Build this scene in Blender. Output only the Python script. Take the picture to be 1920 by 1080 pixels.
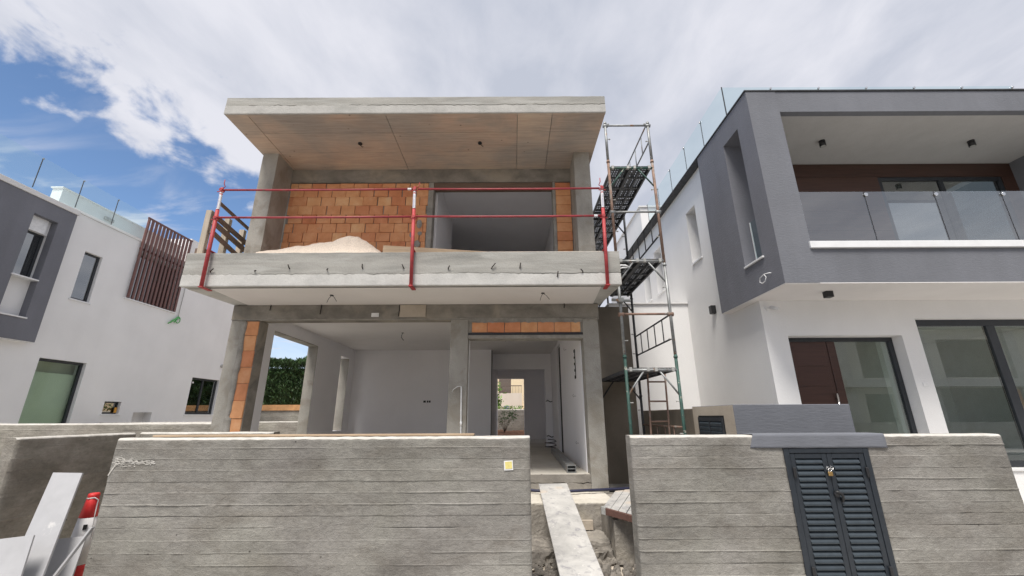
import bpy, bmesh, math, random
from mathutils import Vector, Matrix, noise

random.seed(7)
scene = bpy.context.scene
for o in list(bpy.data.objects):
    bpy.data.objects.remove(o)
COL = scene.collection
rad = math.radians

# ------------------------------------------------------------------ camera
cam_data = bpy.data.cameras.new('camera')
cam_data.sensor_width = 36.0
cam_data.lens = 36.0 * 775 / 1920
cam_data.clip_start = 0.05
cam_data.clip_end = 3000
cam = bpy.data.objects.new('camera', cam_data)
COL.objects.link(cam)
cam.matrix_world = (Matrix.Translation((0, 0, 1.6)) @ Matrix.Rotation(math.pi / 2 + math.atan(240 / 775), 4, 'X')
                    @ Matrix.Rotation(-0.005, 4, 'Z'))
scene.camera = cam

# ------------------------------------------------------------------ light
SUN_EL, SUN_AZ = rad(62), rad(-18)      # behind the camera, a little to the left
world = bpy.data.worlds.new('World')
scene.world = world
world.use_nodes = True
nt = world.node_tree
nt.nodes.clear()
W = nt.nodes.new
def wl(a, b): nt.links.new(a, b)
def wmath(op, a, b=None, c=None, clamp=False):
    n = W('ShaderNodeMath'); n.operation = op; n.use_clamp = clamp
    for i, v in enumerate((a, b, c)):
        if v is None: continue
        if isinstance(v, (int, float)): n.inputs[i].default_value = v
        else: wl(v, n.inputs[i])
    return n.outputs[0]
sky = W('ShaderNodeTexSky'); sky.sky_type = 'NISHITA'; sky.sun_disc = False
sky.sun_elevation = SUN_EL; sky.sun_rotation = math.pi + SUN_AZ
sky.air_density = 1.0; sky.dust_density = 0.1; sky.ozone_density = 4.5
bg_sky = W('ShaderNodeBackground'); bg_sky.inputs[1].default_value = 0.104
wl(sky.outputs[0], bg_sky.inputs[0])
tc = W('ShaderNodeTexCoord')
sep = W('ShaderNodeSeparateXYZ'); wl(tc.outputs['Generated'], sep.inputs[0])
zc = wmath('ADD', wmath('MAXIMUM', sep.outputs[2], 0.0), 0.12)
px = wmath('DIVIDE', sep.outputs[0], zc); py = wmath('DIVIDE', sep.outputs[1], zc)
comb = W('ShaderNodeCombineXYZ'); wl(px, comb.inputs[0]); wl(py, comb.inputs[1])
def wnoise(scale, detail, rough, dist=0.0, off=0.0, stretch=(1, 1, 1), rot=0.0):
    mp = W('ShaderNodeMapping'); mp.inputs['Location'].default_value = (off, off * .7, 0)
    mp.inputs['Scale'].default_value = stretch; mp.inputs['Rotation'].default_value = (0, 0, rot)
    wl(comb.outputs[0], mp.inputs[0])
    n = W('ShaderNodeTexNoise'); n.inputs['Scale'].default_value = scale
    n.inputs['Detail'].default_value = detail; n.inputs['Roughness'].default_value = rough
    n.inputs['Distortion'].default_value = dist
    wl(mp.outputs[0], n.inputs[0]); return n.outputs[0]
edge = wmath('ADD', wmath('ADD', px, 1.0), wmath('MULTIPLY', wmath('SUBTRACT', py, 1.0), -0.33))
mpd = W('ShaderNodeMapping'); mpd.inputs['Location'].default_value = (2.3, 0.4, 1.1); mpd.inputs['Scale'].default_value = (1, 1, 1.35)
wl(tc.outputs['Generated'], mpd.inputs[0])
n1n = W('ShaderNodeTexNoise'); n1n.inputs['Scale'].default_value = 8.5; n1n.inputs['Detail'].default_value = 9; n1n.inputs['Roughness'].default_value = 0.55; n1n.inputs['Distortion'].default_value = 0.25
wl(mpd.outputs[0], n1n.inputs[0]); n1 = n1n.outputs[0]
n2 = wnoise(1.7, 4, 0.5, 0.2, 7.7)
f = wmath('ADD', edge, wmath('MULTIPLY', wmath('SUBTRACT', n1, 0.5), 1.25))
f = wmath('ADD', f, wmath('MULTIPLY', wmath('SUBTRACT', n2, 0.5), 0.25))
mr = W('ShaderNodeMapRange'); mr.interpolation_type = 'SMOOTHSTEP'
mr.inputs['From Min'].default_value = -0.07; mr.inputs['From Max'].default_value = 0.13
wl(f, mr.inputs['Value'])
deck = mr.outputs[0]
# thin wisps below the deck
n3 = wnoise(2.6, 6, 0.55, 0.5, 1.3, (1.0, 2.4, 1), 0.5)
mw = W('ShaderNodeMapRange'); mw.interpolation_type = 'SMOOTHSTEP'
mw.inputs['From Min'].default_value = 0.46; mw.inputs['From Max'].default_value = 0.70
mw.inputs['To Max'].default_value = 0.9
wl(n3, mw.inputs['Value'])
mlow = W('ShaderNodeMapRange'); mlow.interpolation_type = 'SMOOTHSTEP'
mlow.inputs['From Min'].default_value = 0.45; mlow.inputs['From Max'].default_value = 0.30
wl(sep.outputs[2], mlow.inputs['Value'])
wisp = wmath('MULTIPLY', mw.outputs[0], wmath('ADD', mlow.outputs[0], 0.12, clamp=True))
mhz = W('ShaderNodeMapRange'); mhz.inputs['From Min'].default_value = 0.33; mhz.inputs['From Max'].default_value = 0.05
mhz.inputs['To Max'].default_value = 0.65
wl(sep.outputs[2], mhz.inputs['Value'])
cover = wmath('MAXIMUM', wmath('MAXIMUM', deck, wisp), mhz.outputs[0])
# tone of the clouds: soft grey-white with a hint of lilac
n4 = wnoise(1.5, 7, 0.5, 0.5, 5.2, (1.6, 0.8, 1), -0.5)
n5 = wnoise(3.6, 8, 0.55, 0.3, 9.0, (1.5, 0.9, 1), -0.5)
medge = W('ShaderNodeMapRange'); medge.interpolation_type = 'SMOOTHSTEP'      # thinner cloud near the edge of the deck is whiter
medge.inputs['From Min'].default_value = 0.75; medge.inputs['From Max'].default_value = 0.0; medge.inputs['To Max'].default_value = 0.10
wl(edge, medge.inputs['Value'])
tone = wmath('ADD', wmath('ADD', wmath('MULTIPLY', n4, 0.55), wmath('MULTIPLY', n5, 0.45)), medge.outputs[0])
cr = W('ShaderNodeValToRGB')
cr.color_ramp.elements[0].position = 0.38; cr.color_ramp.elements[0].color = (0.62, 0.66, 0.77, 1)
cr.color_ramp.elements[1].position = 0.62; cr.color_ramp.elements[1].color = (0.90, 0.91, 0.99, 1)
wl(tone, cr.inputs[0])
bg_cloud = W('ShaderNodeBackground'); bg_cloud.inputs[1].default_value = 0.56
wl(cr.outputs[0], bg_cloud.inputs[0])
mix = W('ShaderNodeMixShader'); wl(cover, mix.inputs[0]); wl(bg_sky.outputs[0], mix.inputs[1]); wl(bg_cloud.outputs[0], mix.inputs[2])
wout = W('ShaderNodeOutputWorld'); wl(mix.outputs[0], wout.inputs[0])

sun_data = bpy.data.lights.new('sun', 'SUN')
sun_data.energy = 2.9; sun_data.angle = rad(22); sun_data.color = (1.0, 0.95, 0.88)
sun = bpy.data.objects.new('sun', sun_data); COL.objects.link(sun)
sdir = Vector((math.sin(SUN_AZ) * math.cos(SUN_EL), -math.cos(SUN_AZ) * math.cos(SUN_EL), math.sin(SUN_EL)))
sun.rotation_euler = (-sdir).to_track_quat('-Z', 'Y').to_euler()
sun.location = sdir * 40

scene.view_settings.view_transform = 'Standard'
scene.view_settings.look = 'None'
scene.view_settings.gamma = 1
scene.view_settings.use_curve_mapping = False
scene.view_settings.exposure = 0.66
scene.cycles.use_denoising = True
scene.cycles.denoising_prefilter = 'NONE'
scene.cycles.max_bounces = 10
scene.cycles.diffuse_bounces = 6
scene.cycles.transparent_max_bounces = 16
scene.cycles.sample_clamp_indirect = 6

# ------------------------------------------------------------------ materials
M = {}
class NT:
    """small helper for building node materials"""
    def __init__(s, name):
        s.m = bpy.data.materials.new(name); s.m.use_nodes = True
        s.t = s.m.node_tree; s.t.nodes.clear()
        s.out = s.n('ShaderNodeOutputMaterial')
        s.b = s.n('ShaderNodeBsdfPrincipled'); s.l(s.b.outputs[0], s.out.inputs[0])
        M[name] = s.m
    def n(s, k): return s.t.nodes.new(k)
    def l(s, a, b): s.t.links.new(a, b)
    def pos(s): return s.n('ShaderNodeNewGeometry').outputs['Position']
    def mapped(s, scale=(1, 1, 1), loc=(0, 0, 0), src=None):
        mp = s.n('ShaderNodeMapping'); mp.inputs['Scale'].default_value = scale; mp.inputs['Location'].default_value = loc
        s.l(src or s.pos(), mp.inputs[0]); return mp.outputs[0]
    def noise(s, scale, detail=6, rough=.6, stretch=(1, 1, 1), dist=0.0, src=None, loc=(0, 0, 0)):
        n = s.n('ShaderNodeTexNoise'); n.inputs['Scale'].default_value = scale
        n.inputs['Detail'].default_value = detail; n.inputs['Roughness'].default_value = rough
        n.inputs['Distortion'].default_value = dist
        s.l(s.mapped(stretch, loc, src), n.inputs[0]); return n.outputs[0]
    def ramp(s, v, stops):
        r = s.n('ShaderNodeValToRGB'); e = r.color_ramp.elements
        while len(e) < len(stops): e.new(0.5)
        for el, (p, c) in zip(e, stops):
            el.position = p; el.color = (*c, 1) if len(c) == 3 else c
        s.l(v, r.inputs[0]); return r.outputs[0]
    def mix(s, fac, a, b, mode='MIX'):
        n = s.n('ShaderNodeMix'); n.data_type = 'RGBA'; n.blend_type = mode
        for i, v in ((0, fac), (6, a), (7, b)):
            if isinstance(v, (int, float)): n.inputs[i].default_value = v
            elif isinstance(v, tuple): n.inputs[i].default_value = (*v, 1)
            else: s.l(v, n.inputs[i])
        return n.outputs[2]
    def math(s, op, a, b=None, clamp=False):
        n = s.n('ShaderNodeMath'); n.operation = op; n.use_clamp = clamp
        for i, v in enumerate((a, b)):
            if v is None: continue
            if isinstance(v, (int, float)): n.inputs[i].default_value = v
            else: s.l(v, n.inputs[i])
        return n.outputs[0]
    def bump(s, h, strength=.2, dist=.01):
        n = s.n('ShaderNodeBump'); n.inputs['Strength'].default_value = strength; n.inputs['Distance'].default_value = dist
        s.l(h, n.inputs['Height']); s.l(n.outputs[0], s.b.inputs['Normal'])
    def base(s, c):
        if isinstance(c, tuple): s.b.inputs['Base Color'].default_value = (*c, 1)
        else: s.l(c, s.b.inputs['Base Color'])
    def rough(s, v): s.b.inputs['Roughness'].default_value = v
    def rnd(s):
        return s.n('ShaderNodeObjectInfo').outputs['Random']

def concrete(name, dark, mid, light, sc=1.6, stretch=(1, 1, 1), bump=.35, fine=38, board=None, rough=.92, stain=None):
    k = NT(name)
    big = k.noise(sc, 8, .62, stretch, .3)
    small = k.noise(fine, 6, .7)
    c = k.ramp(big, [(.28, dark), (.5, mid), (.74, light)])
    c = k.mix(.35, c, k.ramp(small, [(.3, (.45, .44, .43)), (.7, (.62, .61, .6))]), 'OVERLAY')
    h = small
    if board:
        pitch, axis = board
        sp = k.n('ShaderNodeSeparateXYZ'); k.l(k.pos(), sp.inputs[0])
        band = k.math('FLOOR', k.math('DIVIDE', k.math('SUBTRACT', sp.outputs[2], 1.4075 - 20 * pitch), pitch))
        w1 = k.n('ShaderNodeTexWhiteNoise'); w1.noise_dimensions = '1D'; k.l(band, w1.inputs['W'])
        run = k.math('FLOOR', k.math('DIVIDE', k.math('ADD', k.math('ADD', sp.outputs[0], sp.outputs[1]), k.math('MULTIPLY', w1.outputs[0], 3.0)), 2.9))
        cv = k.n('ShaderNodeCombineXYZ'); k.l(band, cv.inputs[0]); k.l(run, cv.inputs[1])
        wn = k.n('ShaderNodeTexWhiteNoise'); wn.noise_dimensions = '2D'; k.l(cv.outputs[0], wn.inputs['Vector'])
        grain = k.noise(3.0, 9, .74, (1.3, 1.3, 9), .5)
        c = k.mix(.8, c, k.ramp(wn.outputs[0], [(0, (.455, .452, .45)), (1, (.548, .545, .54))]), 'OVERLAY')
        c = k.mix(.5, c, k.ramp(grain, [(.3, (.40, .395, .39)), (.5, (.5, .5, .5)), (.72, (.60, .595, .585))]), 'OVERLAY')
        mott = k.noise(17, 8, .74, (1, 1, 1.5), .5, loc=(6, 1, 8))
        c = k.mix(.75, c, k.ramp(mott, [(.3, (.38, .378, .372)), (.5, (.5, .5, .5)), (.7, (.61, .608, .60))]), 'OVERLAY')
        blot = k.noise(2.2, 6, .62, (.7, .7, 1.5), .9, loc=(4, 2, 1))
        c = k.mix(.7, c, k.ramp(blot, [(.32, (.38, .365, .35)), (.52, (.5, .5, .5)), (.72, (.59, .595, .59))]), 'OVERLAY')
        tint = k.noise(1.1, 3, .5, (1, 1, 1), .4, loc=(8, 8, 3))
        c = k.mix(k.ramp(tint, [(.4, (0, 0, 0)), (.7, (.35,) * 3)]), c, k.mix(1.0, c, (.96, 1.0, .90), 'MULTIPLY'))
        big_p = k.n('ShaderNodeTexVoronoi'); big_p.inputs['Scale'].default_value = 4.6; k.l(k.pos(), big_p.inputs[0])
        c = k.mix(k.math('MULTIPLY', k.ramp(big_p.outputs[0], [(.030, (1, 1, 1)), (.046, (0, 0, 0))]), .75), c, (.055, .05, .045))
        grit = k.noise(120, 4, .7, loc=(2, 2, 2))
        h = k.math('ADD', k.math('ADD', k.math('MULTIPLY', grain, .6), k.math('MULTIPLY', mott, 1.3)), k.math('MULTIPLY', grit, .5))
    if stain:
        st = k.noise(stain[0], 5, .55, stain[2] if len(stain) > 2 else (1, 1, 1), .6, loc=(9, 3, 5))
        c = k.mix(k.ramp(st, [(.5, (0, 0, 0)), (.68, (1, 1, 1))]), c, stain[1])
    pores = k.n('ShaderNodeTexVoronoi'); pores.inputs['Scale'].default_value = 26
    k.l(k.pos(), pores.inputs[0])
    pm = k.ramp(pores.outputs[0], [(.035, (1, 1, 1)), (.075, (0, 0, 0))])
    gate = k.noise(2.7, 2, .5, loc=(7, 7, 7))
    pf = k.math('MULTIPLY', pm, k.ramp(gate, [(.5, (0, 0, 0)), (.6, (1, 1, 1))]))
    c = k.mix(k.math('MULTIPLY', pf, .6), c, (.10, .095, .09))
    k.base(c); k.rough(rough); k.bump(h, bump, .012)
    k.b.inputs['Specular IOR Level'].default_value = .25
    return k

concrete('board_concrete', (.185, .176, .164), (.25, .24, .224), (.315, .304, .286), 1.1, (1, 1, 1.6), .8, 46, (.1017, 2))
concrete('side_board_concrete', (.17, .16, .14), (.26, .245, .22), (.37, .35, .32), 1.5, (1, 1, 1.9), .8, 46, (.12, 2))
concrete('column_concrete', (.25, .24, .212), (.345, .33, .298), (.43, .415, .38), 1.6, (1.4, 1.4, .7), .6, 44, stain=(2.6, (.27, .245, .205)))
concrete('slab_face_light', (.40, .40, .385), (.51, .505, .485), (.60, .595, .57), 2.2, (1, 1, 1.4), .6, 36)
concrete('roof_face_light', (.33, .33, .31), (.42, .415, .395), (.50, .495, .47), 2.2, (1, 1, 1.4), .6, 36)
concrete('slab_face_grey', (.235, .235, .22), (.315, .31, .288), (.40, .392, .365), 1.6, (.6, 1, 3.4), .6, 44, stain=(2.4, (.42, .415, .39), (.4, 1, 4)))
concrete('beam_concrete', (.15, .14, .125), (.235, .22, .195), (.34, .32, .285), 2.0, (1, 1, 1.6), .4, 36, stain=(1.5, (.37, .33, .27)))
concrete('cap_concrete', (.44, .425, .39), (.55, .53, .49), (.66, .64, .60), 5, (1, 1, 1), .4, 40)
concrete('step_concrete', (.19, .175, .155), (.27, .25, .222), (.37, .345, .31), 2.6, (1, 1, 1.2), .8, 34, stain=(2.2, (.36, .33, .28)))
concrete('mortar', (.22, .21, .19), (.31, .295, .265), (.40, .38, .345), 5, (1, 1, 1), .6, 30)
concrete('rubble', (.10, .09, .08), (.2, .185, .165), (.36, .33, .29), 9, (1, 1, 1), .8, 20)
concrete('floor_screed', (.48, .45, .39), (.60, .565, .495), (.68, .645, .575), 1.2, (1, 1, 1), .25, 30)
concrete('brown_render', (.19, .165, .135), (.245, .215, .175), (.295, .26, .215), 1.2, (1, 1, 1), .2, 60, rough=.95)
concrete('kiosk_render', (.36, .31, .25), (.45, .395, .325), (.52, .465, .39), 2.2, (1, 1, 1), .25, 60, rough=.95)

def plywood_soffit():
    k = NT('stained_soffit')
    r = k.rnd()
    big = k.noise(1.25, 7, .6, (1, 1.6, 1), .4)
    grain = k.noise(1.6, 7, .65, (1.2, 16, 1), .8)
    c = k.ramp(big, [(.25, (.42, .37, .325)), (.5, (.57, .455, .36)), (.75, (.66, .50, .375))])
    c = k.mix(.8, c, k.ramp(grain, [(.3, (.37, .37, .37)), (.7, (.61, .6, .59))]), 'OVERLAY')
    patch = k.noise(.55, 4, .55, (1, 1, 1), .5, loc=(3, 3, 1))
    c = k.mix(k.ramp(patch, [(.42, (0, 0, 0)), (.62, (.75,) * 3)]), c, k.ramp(grain, [(.3, (.30, .28, .255)), (.7, (.42, .395, .36))]))
    c = k.mix(.4, c, k.ramp(r, [(0, (.36, .36, .37)), (1, (.58, .57, .56))]), 'OVERLAY')
    spots = k.n('ShaderNodeTexVoronoi'); spots.inputs['Scale'].default_value = 3.5; k.l(k.pos(), spots.inputs[0])
    c = k.mix(k.math('MULTIPLY', k.ramp(spots.outputs[0], [(.02, (1, 1, 1)), (.07, (0, 0, 0))]), .7), c, (.09, .07, .055))
    k.base(c); k.rough(.9); k.bump(grain, .2, .006)
plywood_soffit()

def stucco(name, col, var=.06, sc=55, bump=.35, brush=(1, 1, 1)):
    k = NT(name)
    big = k.noise(.8, 5, .55)
    fine = k.noise(sc, 5, .65, brush)
    lo = tuple(max(0, v * (1 - var)) for v in col); hi = tuple(min(1, v * (1 + var * .6)) for v in col)
    c = k.ramp(big, [(.3, lo), (.7, hi)])
    c = k.mix(.22, c, k.ramp(fine, [(.3, (.4, .4, .4)), (.7, (.6, .6, .6))]), 'OVERLAY')
    streak = k.noise(1.5, 6, .6, (2.2, 2.2, .25), .4, loc=(3, 1, 2))
    c = k.mix(.16, c, k.ramp(streak, [(.35, (.34, .34, .33)), (.65, (.55, .55, .55))]), 'OVERLAY')
    k.base(c); k.rough(.93); k.bump(fine, bump, .006)
    k.b.inputs['Specular IOR Level'].default_value = .25
stucco('white_stucco', (.82, .815, .81), .05, 48, .5)
stucco('grey_stucco', (.18, .187, .208), .12, 48, .9, (.35, .35, 1.5))
stucco('dark_grey_stucco', (.182, .186, .21), .12, 48, .8, (.35, .35, 1.5))
stucco('grey_paint', (.165, .173, .195), .12, 34, .7, (.3, .3, 1.4))
stucco('room_plaster', (.90, .89, .905), .05, 40, .12)
stucco('soffit_plaster', (.80, .775, .76), .06, 34, .15)
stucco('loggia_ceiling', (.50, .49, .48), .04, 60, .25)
stucco('cream_stucco', (.80, .70, .50), .05, 30, .2)
stucco('pale_wall', (.66, .63, .56), .06, 30, .2)
stucco('coping', (.72, .71, .70), .05, 30, .1)

def simple(name, col, rough=.6, metal=0.0, var=.12, sc=14, bump=.08, per_obj=0.0, stretch=(1, 1, 1), wear=None):
    k = NT(name)
    n = k.noise(sc, 5, .6, stretch)
    lo = tuple(v * (1 - var) for v in col); hi = tuple(min(1, v * (1 + var)) for v in col)
    c = k.ramp(n, [(.3, lo), (.7, hi)])
    if per_obj:
        a, b = .5 - per_obj, .5 + per_obj
        c = k.mix(1, c, k.ramp(k.rnd(), [(0, (a, a, a)), (1, (b, b, b))]), 'OVERLAY')
    if wear:
        w = k.noise(wear[0], 6, .65, wear[3] if len(wear) > 3 else (1, 1, 1), loc=(5, 8, 2))
        c = k.mix(k.ramp(w, [(wear[2], (0, 0, 0)), (wear[2] + .07, (1, 1, 1))]), c, wear[1])
    k.base(c); k.rough(rough); k.b.inputs['Metallic'].default_value = metal
    k.bump(n, bump, .004)
    return k
simple('dark_frame', (.030, .034, .040), .45, .0, .15)
simple('cabinet_paint', (.024, .030, .038), .42, .0, .15, 20, .1)
simple('cabinet_slat', (.040, .052, .063), .36, .0, .15, 16, .08, .05)
simple('black_plastic', (.02, .02, .022), .45)
simple('hole_shade', (.012, .012, .012), .9)  # near black in place of the shade inside openings and recesses
simple('white_plastic', (.78, .78, .78), .4)
simple('pvc_white', (.80, .80, .80), .35)
simple('sill_marble', (.78, .785, .79), .4, 0, .05, 6)
simple('red_steel', (.40, .045, .05), .6, 0, .3, 9, .15, wear=(17, (.22, .09, .06), .64))
simple('red_rail', (.30, .035, .045), .5, 0, .25, 9, .15, wear=(11, (.16, .08, .06), .60))
simple('sticker_white', (.80, .80, .82), .5, 0, .05)
simple('sticker_blue', (.12, .14, .42), .5, 0, .05)
simple('sticker_red', (.60, .04, .06), .5)
simple('yellow_paper', (.72, .62, .22), .8, 0, .12, 30)
simple('steel_grey', (.30, .31, .31), .5, .4, .3, 10, .2, wear=(7, (.30, .18, .11), .56, (1, 1, .5)))
simple('steel_rust', (.26, .17, .13), .75, .2, .35, 9, .25, wear=(6, (.33, .31, .28), .55, (1, 1, .4)))
simple('steel_green', (.035, .085, .07), .6, .1, .35, 14, .2, wear=(13, (.34, .33, .28), .57))
simple('steel_dark', (.06, .062, .066), .6, .4, .3, 12, .15)
simple('deck_steel', (.105, .108, .115), .6, .45, .25, 12, .15, .06, wear=(8, (.20, .19, .18), .60))
simple('mesh_grey', (.42, .42, .40), .6, .3, .2)
simple('chrome', (.7, .7, .7), .18, 1.0, .05)
simple('brass', (.62, .40, .16), .35, .9, .1)
simple('cone_red', (.62, .03, .03), .5, 0, .12)
simple('cone_white', (.62, .61, .61), .6, 0, .12, 6)
simple('white_panel', (.41, .41, .42), .5, 0, .06, 7, .05, .03, wear=(4.5, (.55, .54, .53), .63))
simple('hose_blue', (.02, .022, .055), .4)
simple('rebar_steel', (.05, .042, .038), .75, .3, .3, 40)
simple('orange_tape', (.70, .33, .03), .5)
simple('green_cable', (.10, .42, .12), .5)
simple('leaf', (.055, .12, .028), .6, 0, .35, 3, .0, .0)
simple('leaf_dark', (.030, .065, .018), .65, 0, .45, 2.2, .0, .0)
simple('leaf_bright', (.13, .25, .05), .6, 0, .3, 3)
for nm, lo, hi in (('leaf', .55, 1.5), ('leaf_dark', .45, 1.9), ('leaf_bright', .6, 1.4)):
    t_ = M[nm].node_tree; bs = next(n for n in t_.nodes if n.type == 'BSDF_PRINCIPLED'); src = bs.inputs['Base Color'].links[0].from_socket
    g_ = t_.nodes.new('ShaderNodeNewGeometry'); mr_ = t_.nodes.new('ShaderNodeMapRange'); mr_.inputs['To Min'].default_value = lo; mr_.inputs['To Max'].default_value = hi
    t_.links.new(g_.outputs['Random Per Island'], mr_.inputs['Value'])
    mx_ = t_.nodes.new('ShaderNodeMix'); mx_.data_type = 'RGBA'; mx_.blend_type = 'MULTIPLY'; mx_.inputs[0].default_value = 1
    t_.links.new(src, mx_.inputs[6]); t_.links.new(mr_.outputs[0], mx_.inputs[7]); t_.links.new(mx_.outputs[2], bs.inputs['Base Color'])
simple('bark', (.16, .12, .085), .9, 0, .35, 18, .5)
simple('palm_bark', (.22, .14, .095), .9, 0, .4, 12, .5)
simple('sand', (.72, .62, .52), .95, 0, .16, 46, .9)
simple('soil_red', (.30, .15, .085), .95, 0, .35, 5, .6)
simple('soil_pale', (.54, .48, .40), .95, 0, .3, 4, .6)
simple('asphalt', (.16, .155, .15), .92, 0, .25, 20, .5)
simple('pavement', (.46, .44, .41), .92, 0, .15, 5, .3)
simple('blue_sign', (.10, .16, .42), .5)
simple('terracotta_strip', (.48, .26, .12), .9, 0, .2, 6)
simple('shutter_brown', (.14, .115, .10), .6, 0, .15)
simple('louver_brown', (.135, .06, .052), .45, 0, .18, 3, .05, .06)
simple('olive_blind', (.62, .64, .55), .9, 0, .05, 2)

def wood(name, dark, light, scale=2.0, stretch=(1, 14, 14), rough=.7, per=.10, bump=.2):
    k = NT(name)
    o = k.n('ShaderNodeTexCoord').outputs['Object']
    g = k.noise(scale, 8, .65, stretch, 1.0, src=o)
    g2 = k.noise(scale * .5, 4, .5, (.7, 2, 2), .3, src=o, loc=(3, 3, 3))
    c = k.ramp(g, [(.25, dark), (.75, light)])
    c = k.mix(.5, c, k.ramp(g2, [(.3, (.4, .4, .4)), (.7, (.6, .6, .6))]), 'OVERLAY')
    c = k.mix(1, c, k.ramp(k.rnd(), [(0, (.5 - per,) * 3), (1, (.5 + per,) * 3)]), 'OVERLAY')
    k.base(c); k.rough(rough); k.bump(g, bump, .006)
wood('timber', (.27, .19, .12), (.46, .35, .24))
wood('timber_dark', (.13, .085, .06), (.22, .15, .11))
wood('timber_pale', (.42, .36, .28), (.60, .53, .43), 2.0, (12, 12, 1))
wood('beam_brown', (.09, .045, .035), (.17, .085, .065))
wood('door_wood', (.040, .017, .012), (.072, .031, .022), 1.6, (1, 8, 22), .38, .03, .08)
wood('cladding_wood', (.050, .024, .017), (.095, .046, .032), 1.5, (1, 8, 20), .42, .06, .06)

def ramp_board():
    k = NT('splattered_ply')
    o = k.n('ShaderNodeTexCoord').outputs['Object']
    a = k.noise(3.0, 8, .65, (1, 1, 1), .4, src=o)
    b = k.noise(9, 7, .7, (1, 1, 1), .6, src=o, loc=(4, 4, 4))
    c = k.ramp(a, [(.25, (.30, .295, .285)), (.5, (.45, .44, .42)), (.75, (.58, .565, .535))])
    c = k.mix(k.ramp(b, [(.53, (0, 0, 0)), (.64, (.75,) * 3)]), c, (.24, .235, .25))
    d = k.noise(16, 6, .7, src=o, loc=(1, 8, 2))
    c = k.mix(k.ramp(d, [(.62, (0, 0, 0)), (.68, (.8,) * 3)]), c, (.66, .64, .6))
    e = k.noise(2.2, 3, .5, src=o, loc=(2, 6, 9))
    c = k.mix(k.ramp(e, [(.62, (0, 0, 0)), (.7, (.5,) * 3)]), c, (.56, .44, .32))
    k.base(c); k.rough(.85); k.bump(b, .3, .004)
ramp_board()

def brick_mat():
    k = NT('hollow_brick')
    o = k.n('ShaderNodeTexCoord').outputs['Object']
    r = k.rnd()
    w = k.n('ShaderNodeTexWave'); w.wave_type = 'BANDS'; w.bands_direction = 'Z'
    w.inputs['Scale'].default_value = 18; w.inputs['Distortion'].default_value = .6
    k.l(o, w.inputs[0])
    n = k.noise(5, 6, .65)
    c = k.ramp(n, [(.25, (.58, .25, .11)), (.5, (.70, .33, .155)), (.78, (.79, .44, .24))])
    c = k.mix(1, c, k.ramp(r, [(0, (.34, .335, .33)), (.2, (.46, .46, .46)), (.8, (.53, .535, .54)), (1, (.63, .65, .67))]), 'OVERLAY')
    dust = k.noise(8, 6, .7, loc=(3, 9, 1))
    c = k.mix(k.ramp(dust, [(.58, (0, 0, 0)), (.74, (.5,) * 3)]), c, (.62, .45, .33))
    k.base(c); k.rough(.88)
    k.bump(k.math('ADD', k.math('MULTIPLY', w.outputs[0], .5), n), .3, .004)
brick_mat()

def glass(name, tint, ior=1.5, gloss=1.0, add=0.0, rough=0.0):
    k = NT(name)
    k.t.nodes.remove(k.b)
    tr = k.n('ShaderNodeBsdfTransparent'); tr.inputs[0].default_value = (*tint, 1)
    gl = k.n('ShaderNodeBsdfGlossy'); gl.inputs[0].default_value = (.95, .97, .97, 1); gl.inputs['Roughness'].default_value = rough
    fr = k.n('ShaderNodeFresnel'); fr.inputs[0].default_value = ior
    fac = k.math('ADD', k.math('MULTIPLY', fr.outputs[0], gloss), add, True)
    geo = k.n('ShaderNodeNewGeometry')
    fac = k.math('MULTIPLY', fac, k.math('SUBTRACT', 1.0, geo.outputs['Backfacing']))
    k.l(k.mix(geo.outputs['Backfacing'], tint, (1, 1, 1)), tr.inputs[0])
    mx = k.n('ShaderNodeMixShader'); k.l(fac, mx.inputs[0]); k.l(tr.outputs[0], mx.inputs[1]); k.l(gl.outputs[0], mx.inputs[2])
    k.l(mx.outputs[0], k.out.inputs[0])
glass('glass_rail', (.80, .92, .93), 1.5, 1.0, .08)
glass('glass_balcony', (.76, .82, .82), 1.5, 1.4, .17)
glass('glass_window', (.68, .78, .74), 1.5, 1.4, .20)
glass('glass_dark', (.10, .13, .14), 1.5, 1.6, .22)
glass('glass_door', (.74, .84, .77), 1.5, 1.3, .16)
glass('glass_blind', (.72, .82, .74), 1.45, .45, .0)

# ------------------------------------------------------------------ geometry helpers
ROOT = {}
def base_of(o):
    while o is not None:
        if o.name in ROOT: return ROOT[o.name]
        o = o.parent
    return Vector((0, 0, 0))

def thing(name, label, cat, loc=(0, 0, 0), group=None):
    o = bpy.data.objects.new(name, None); COL.objects.link(o)
    o.empty_display_size = .1; o.location = loc
    o['label'] = label; o['category'] = cat
    if group: o['group'] = group
    ROOT[o.name] = Vector(loc)
    return o
def tag(o, label, cat, group=None):
    o['label'] = label; o['category'] = cat
    if group: o['group'] = group
    return o

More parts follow.
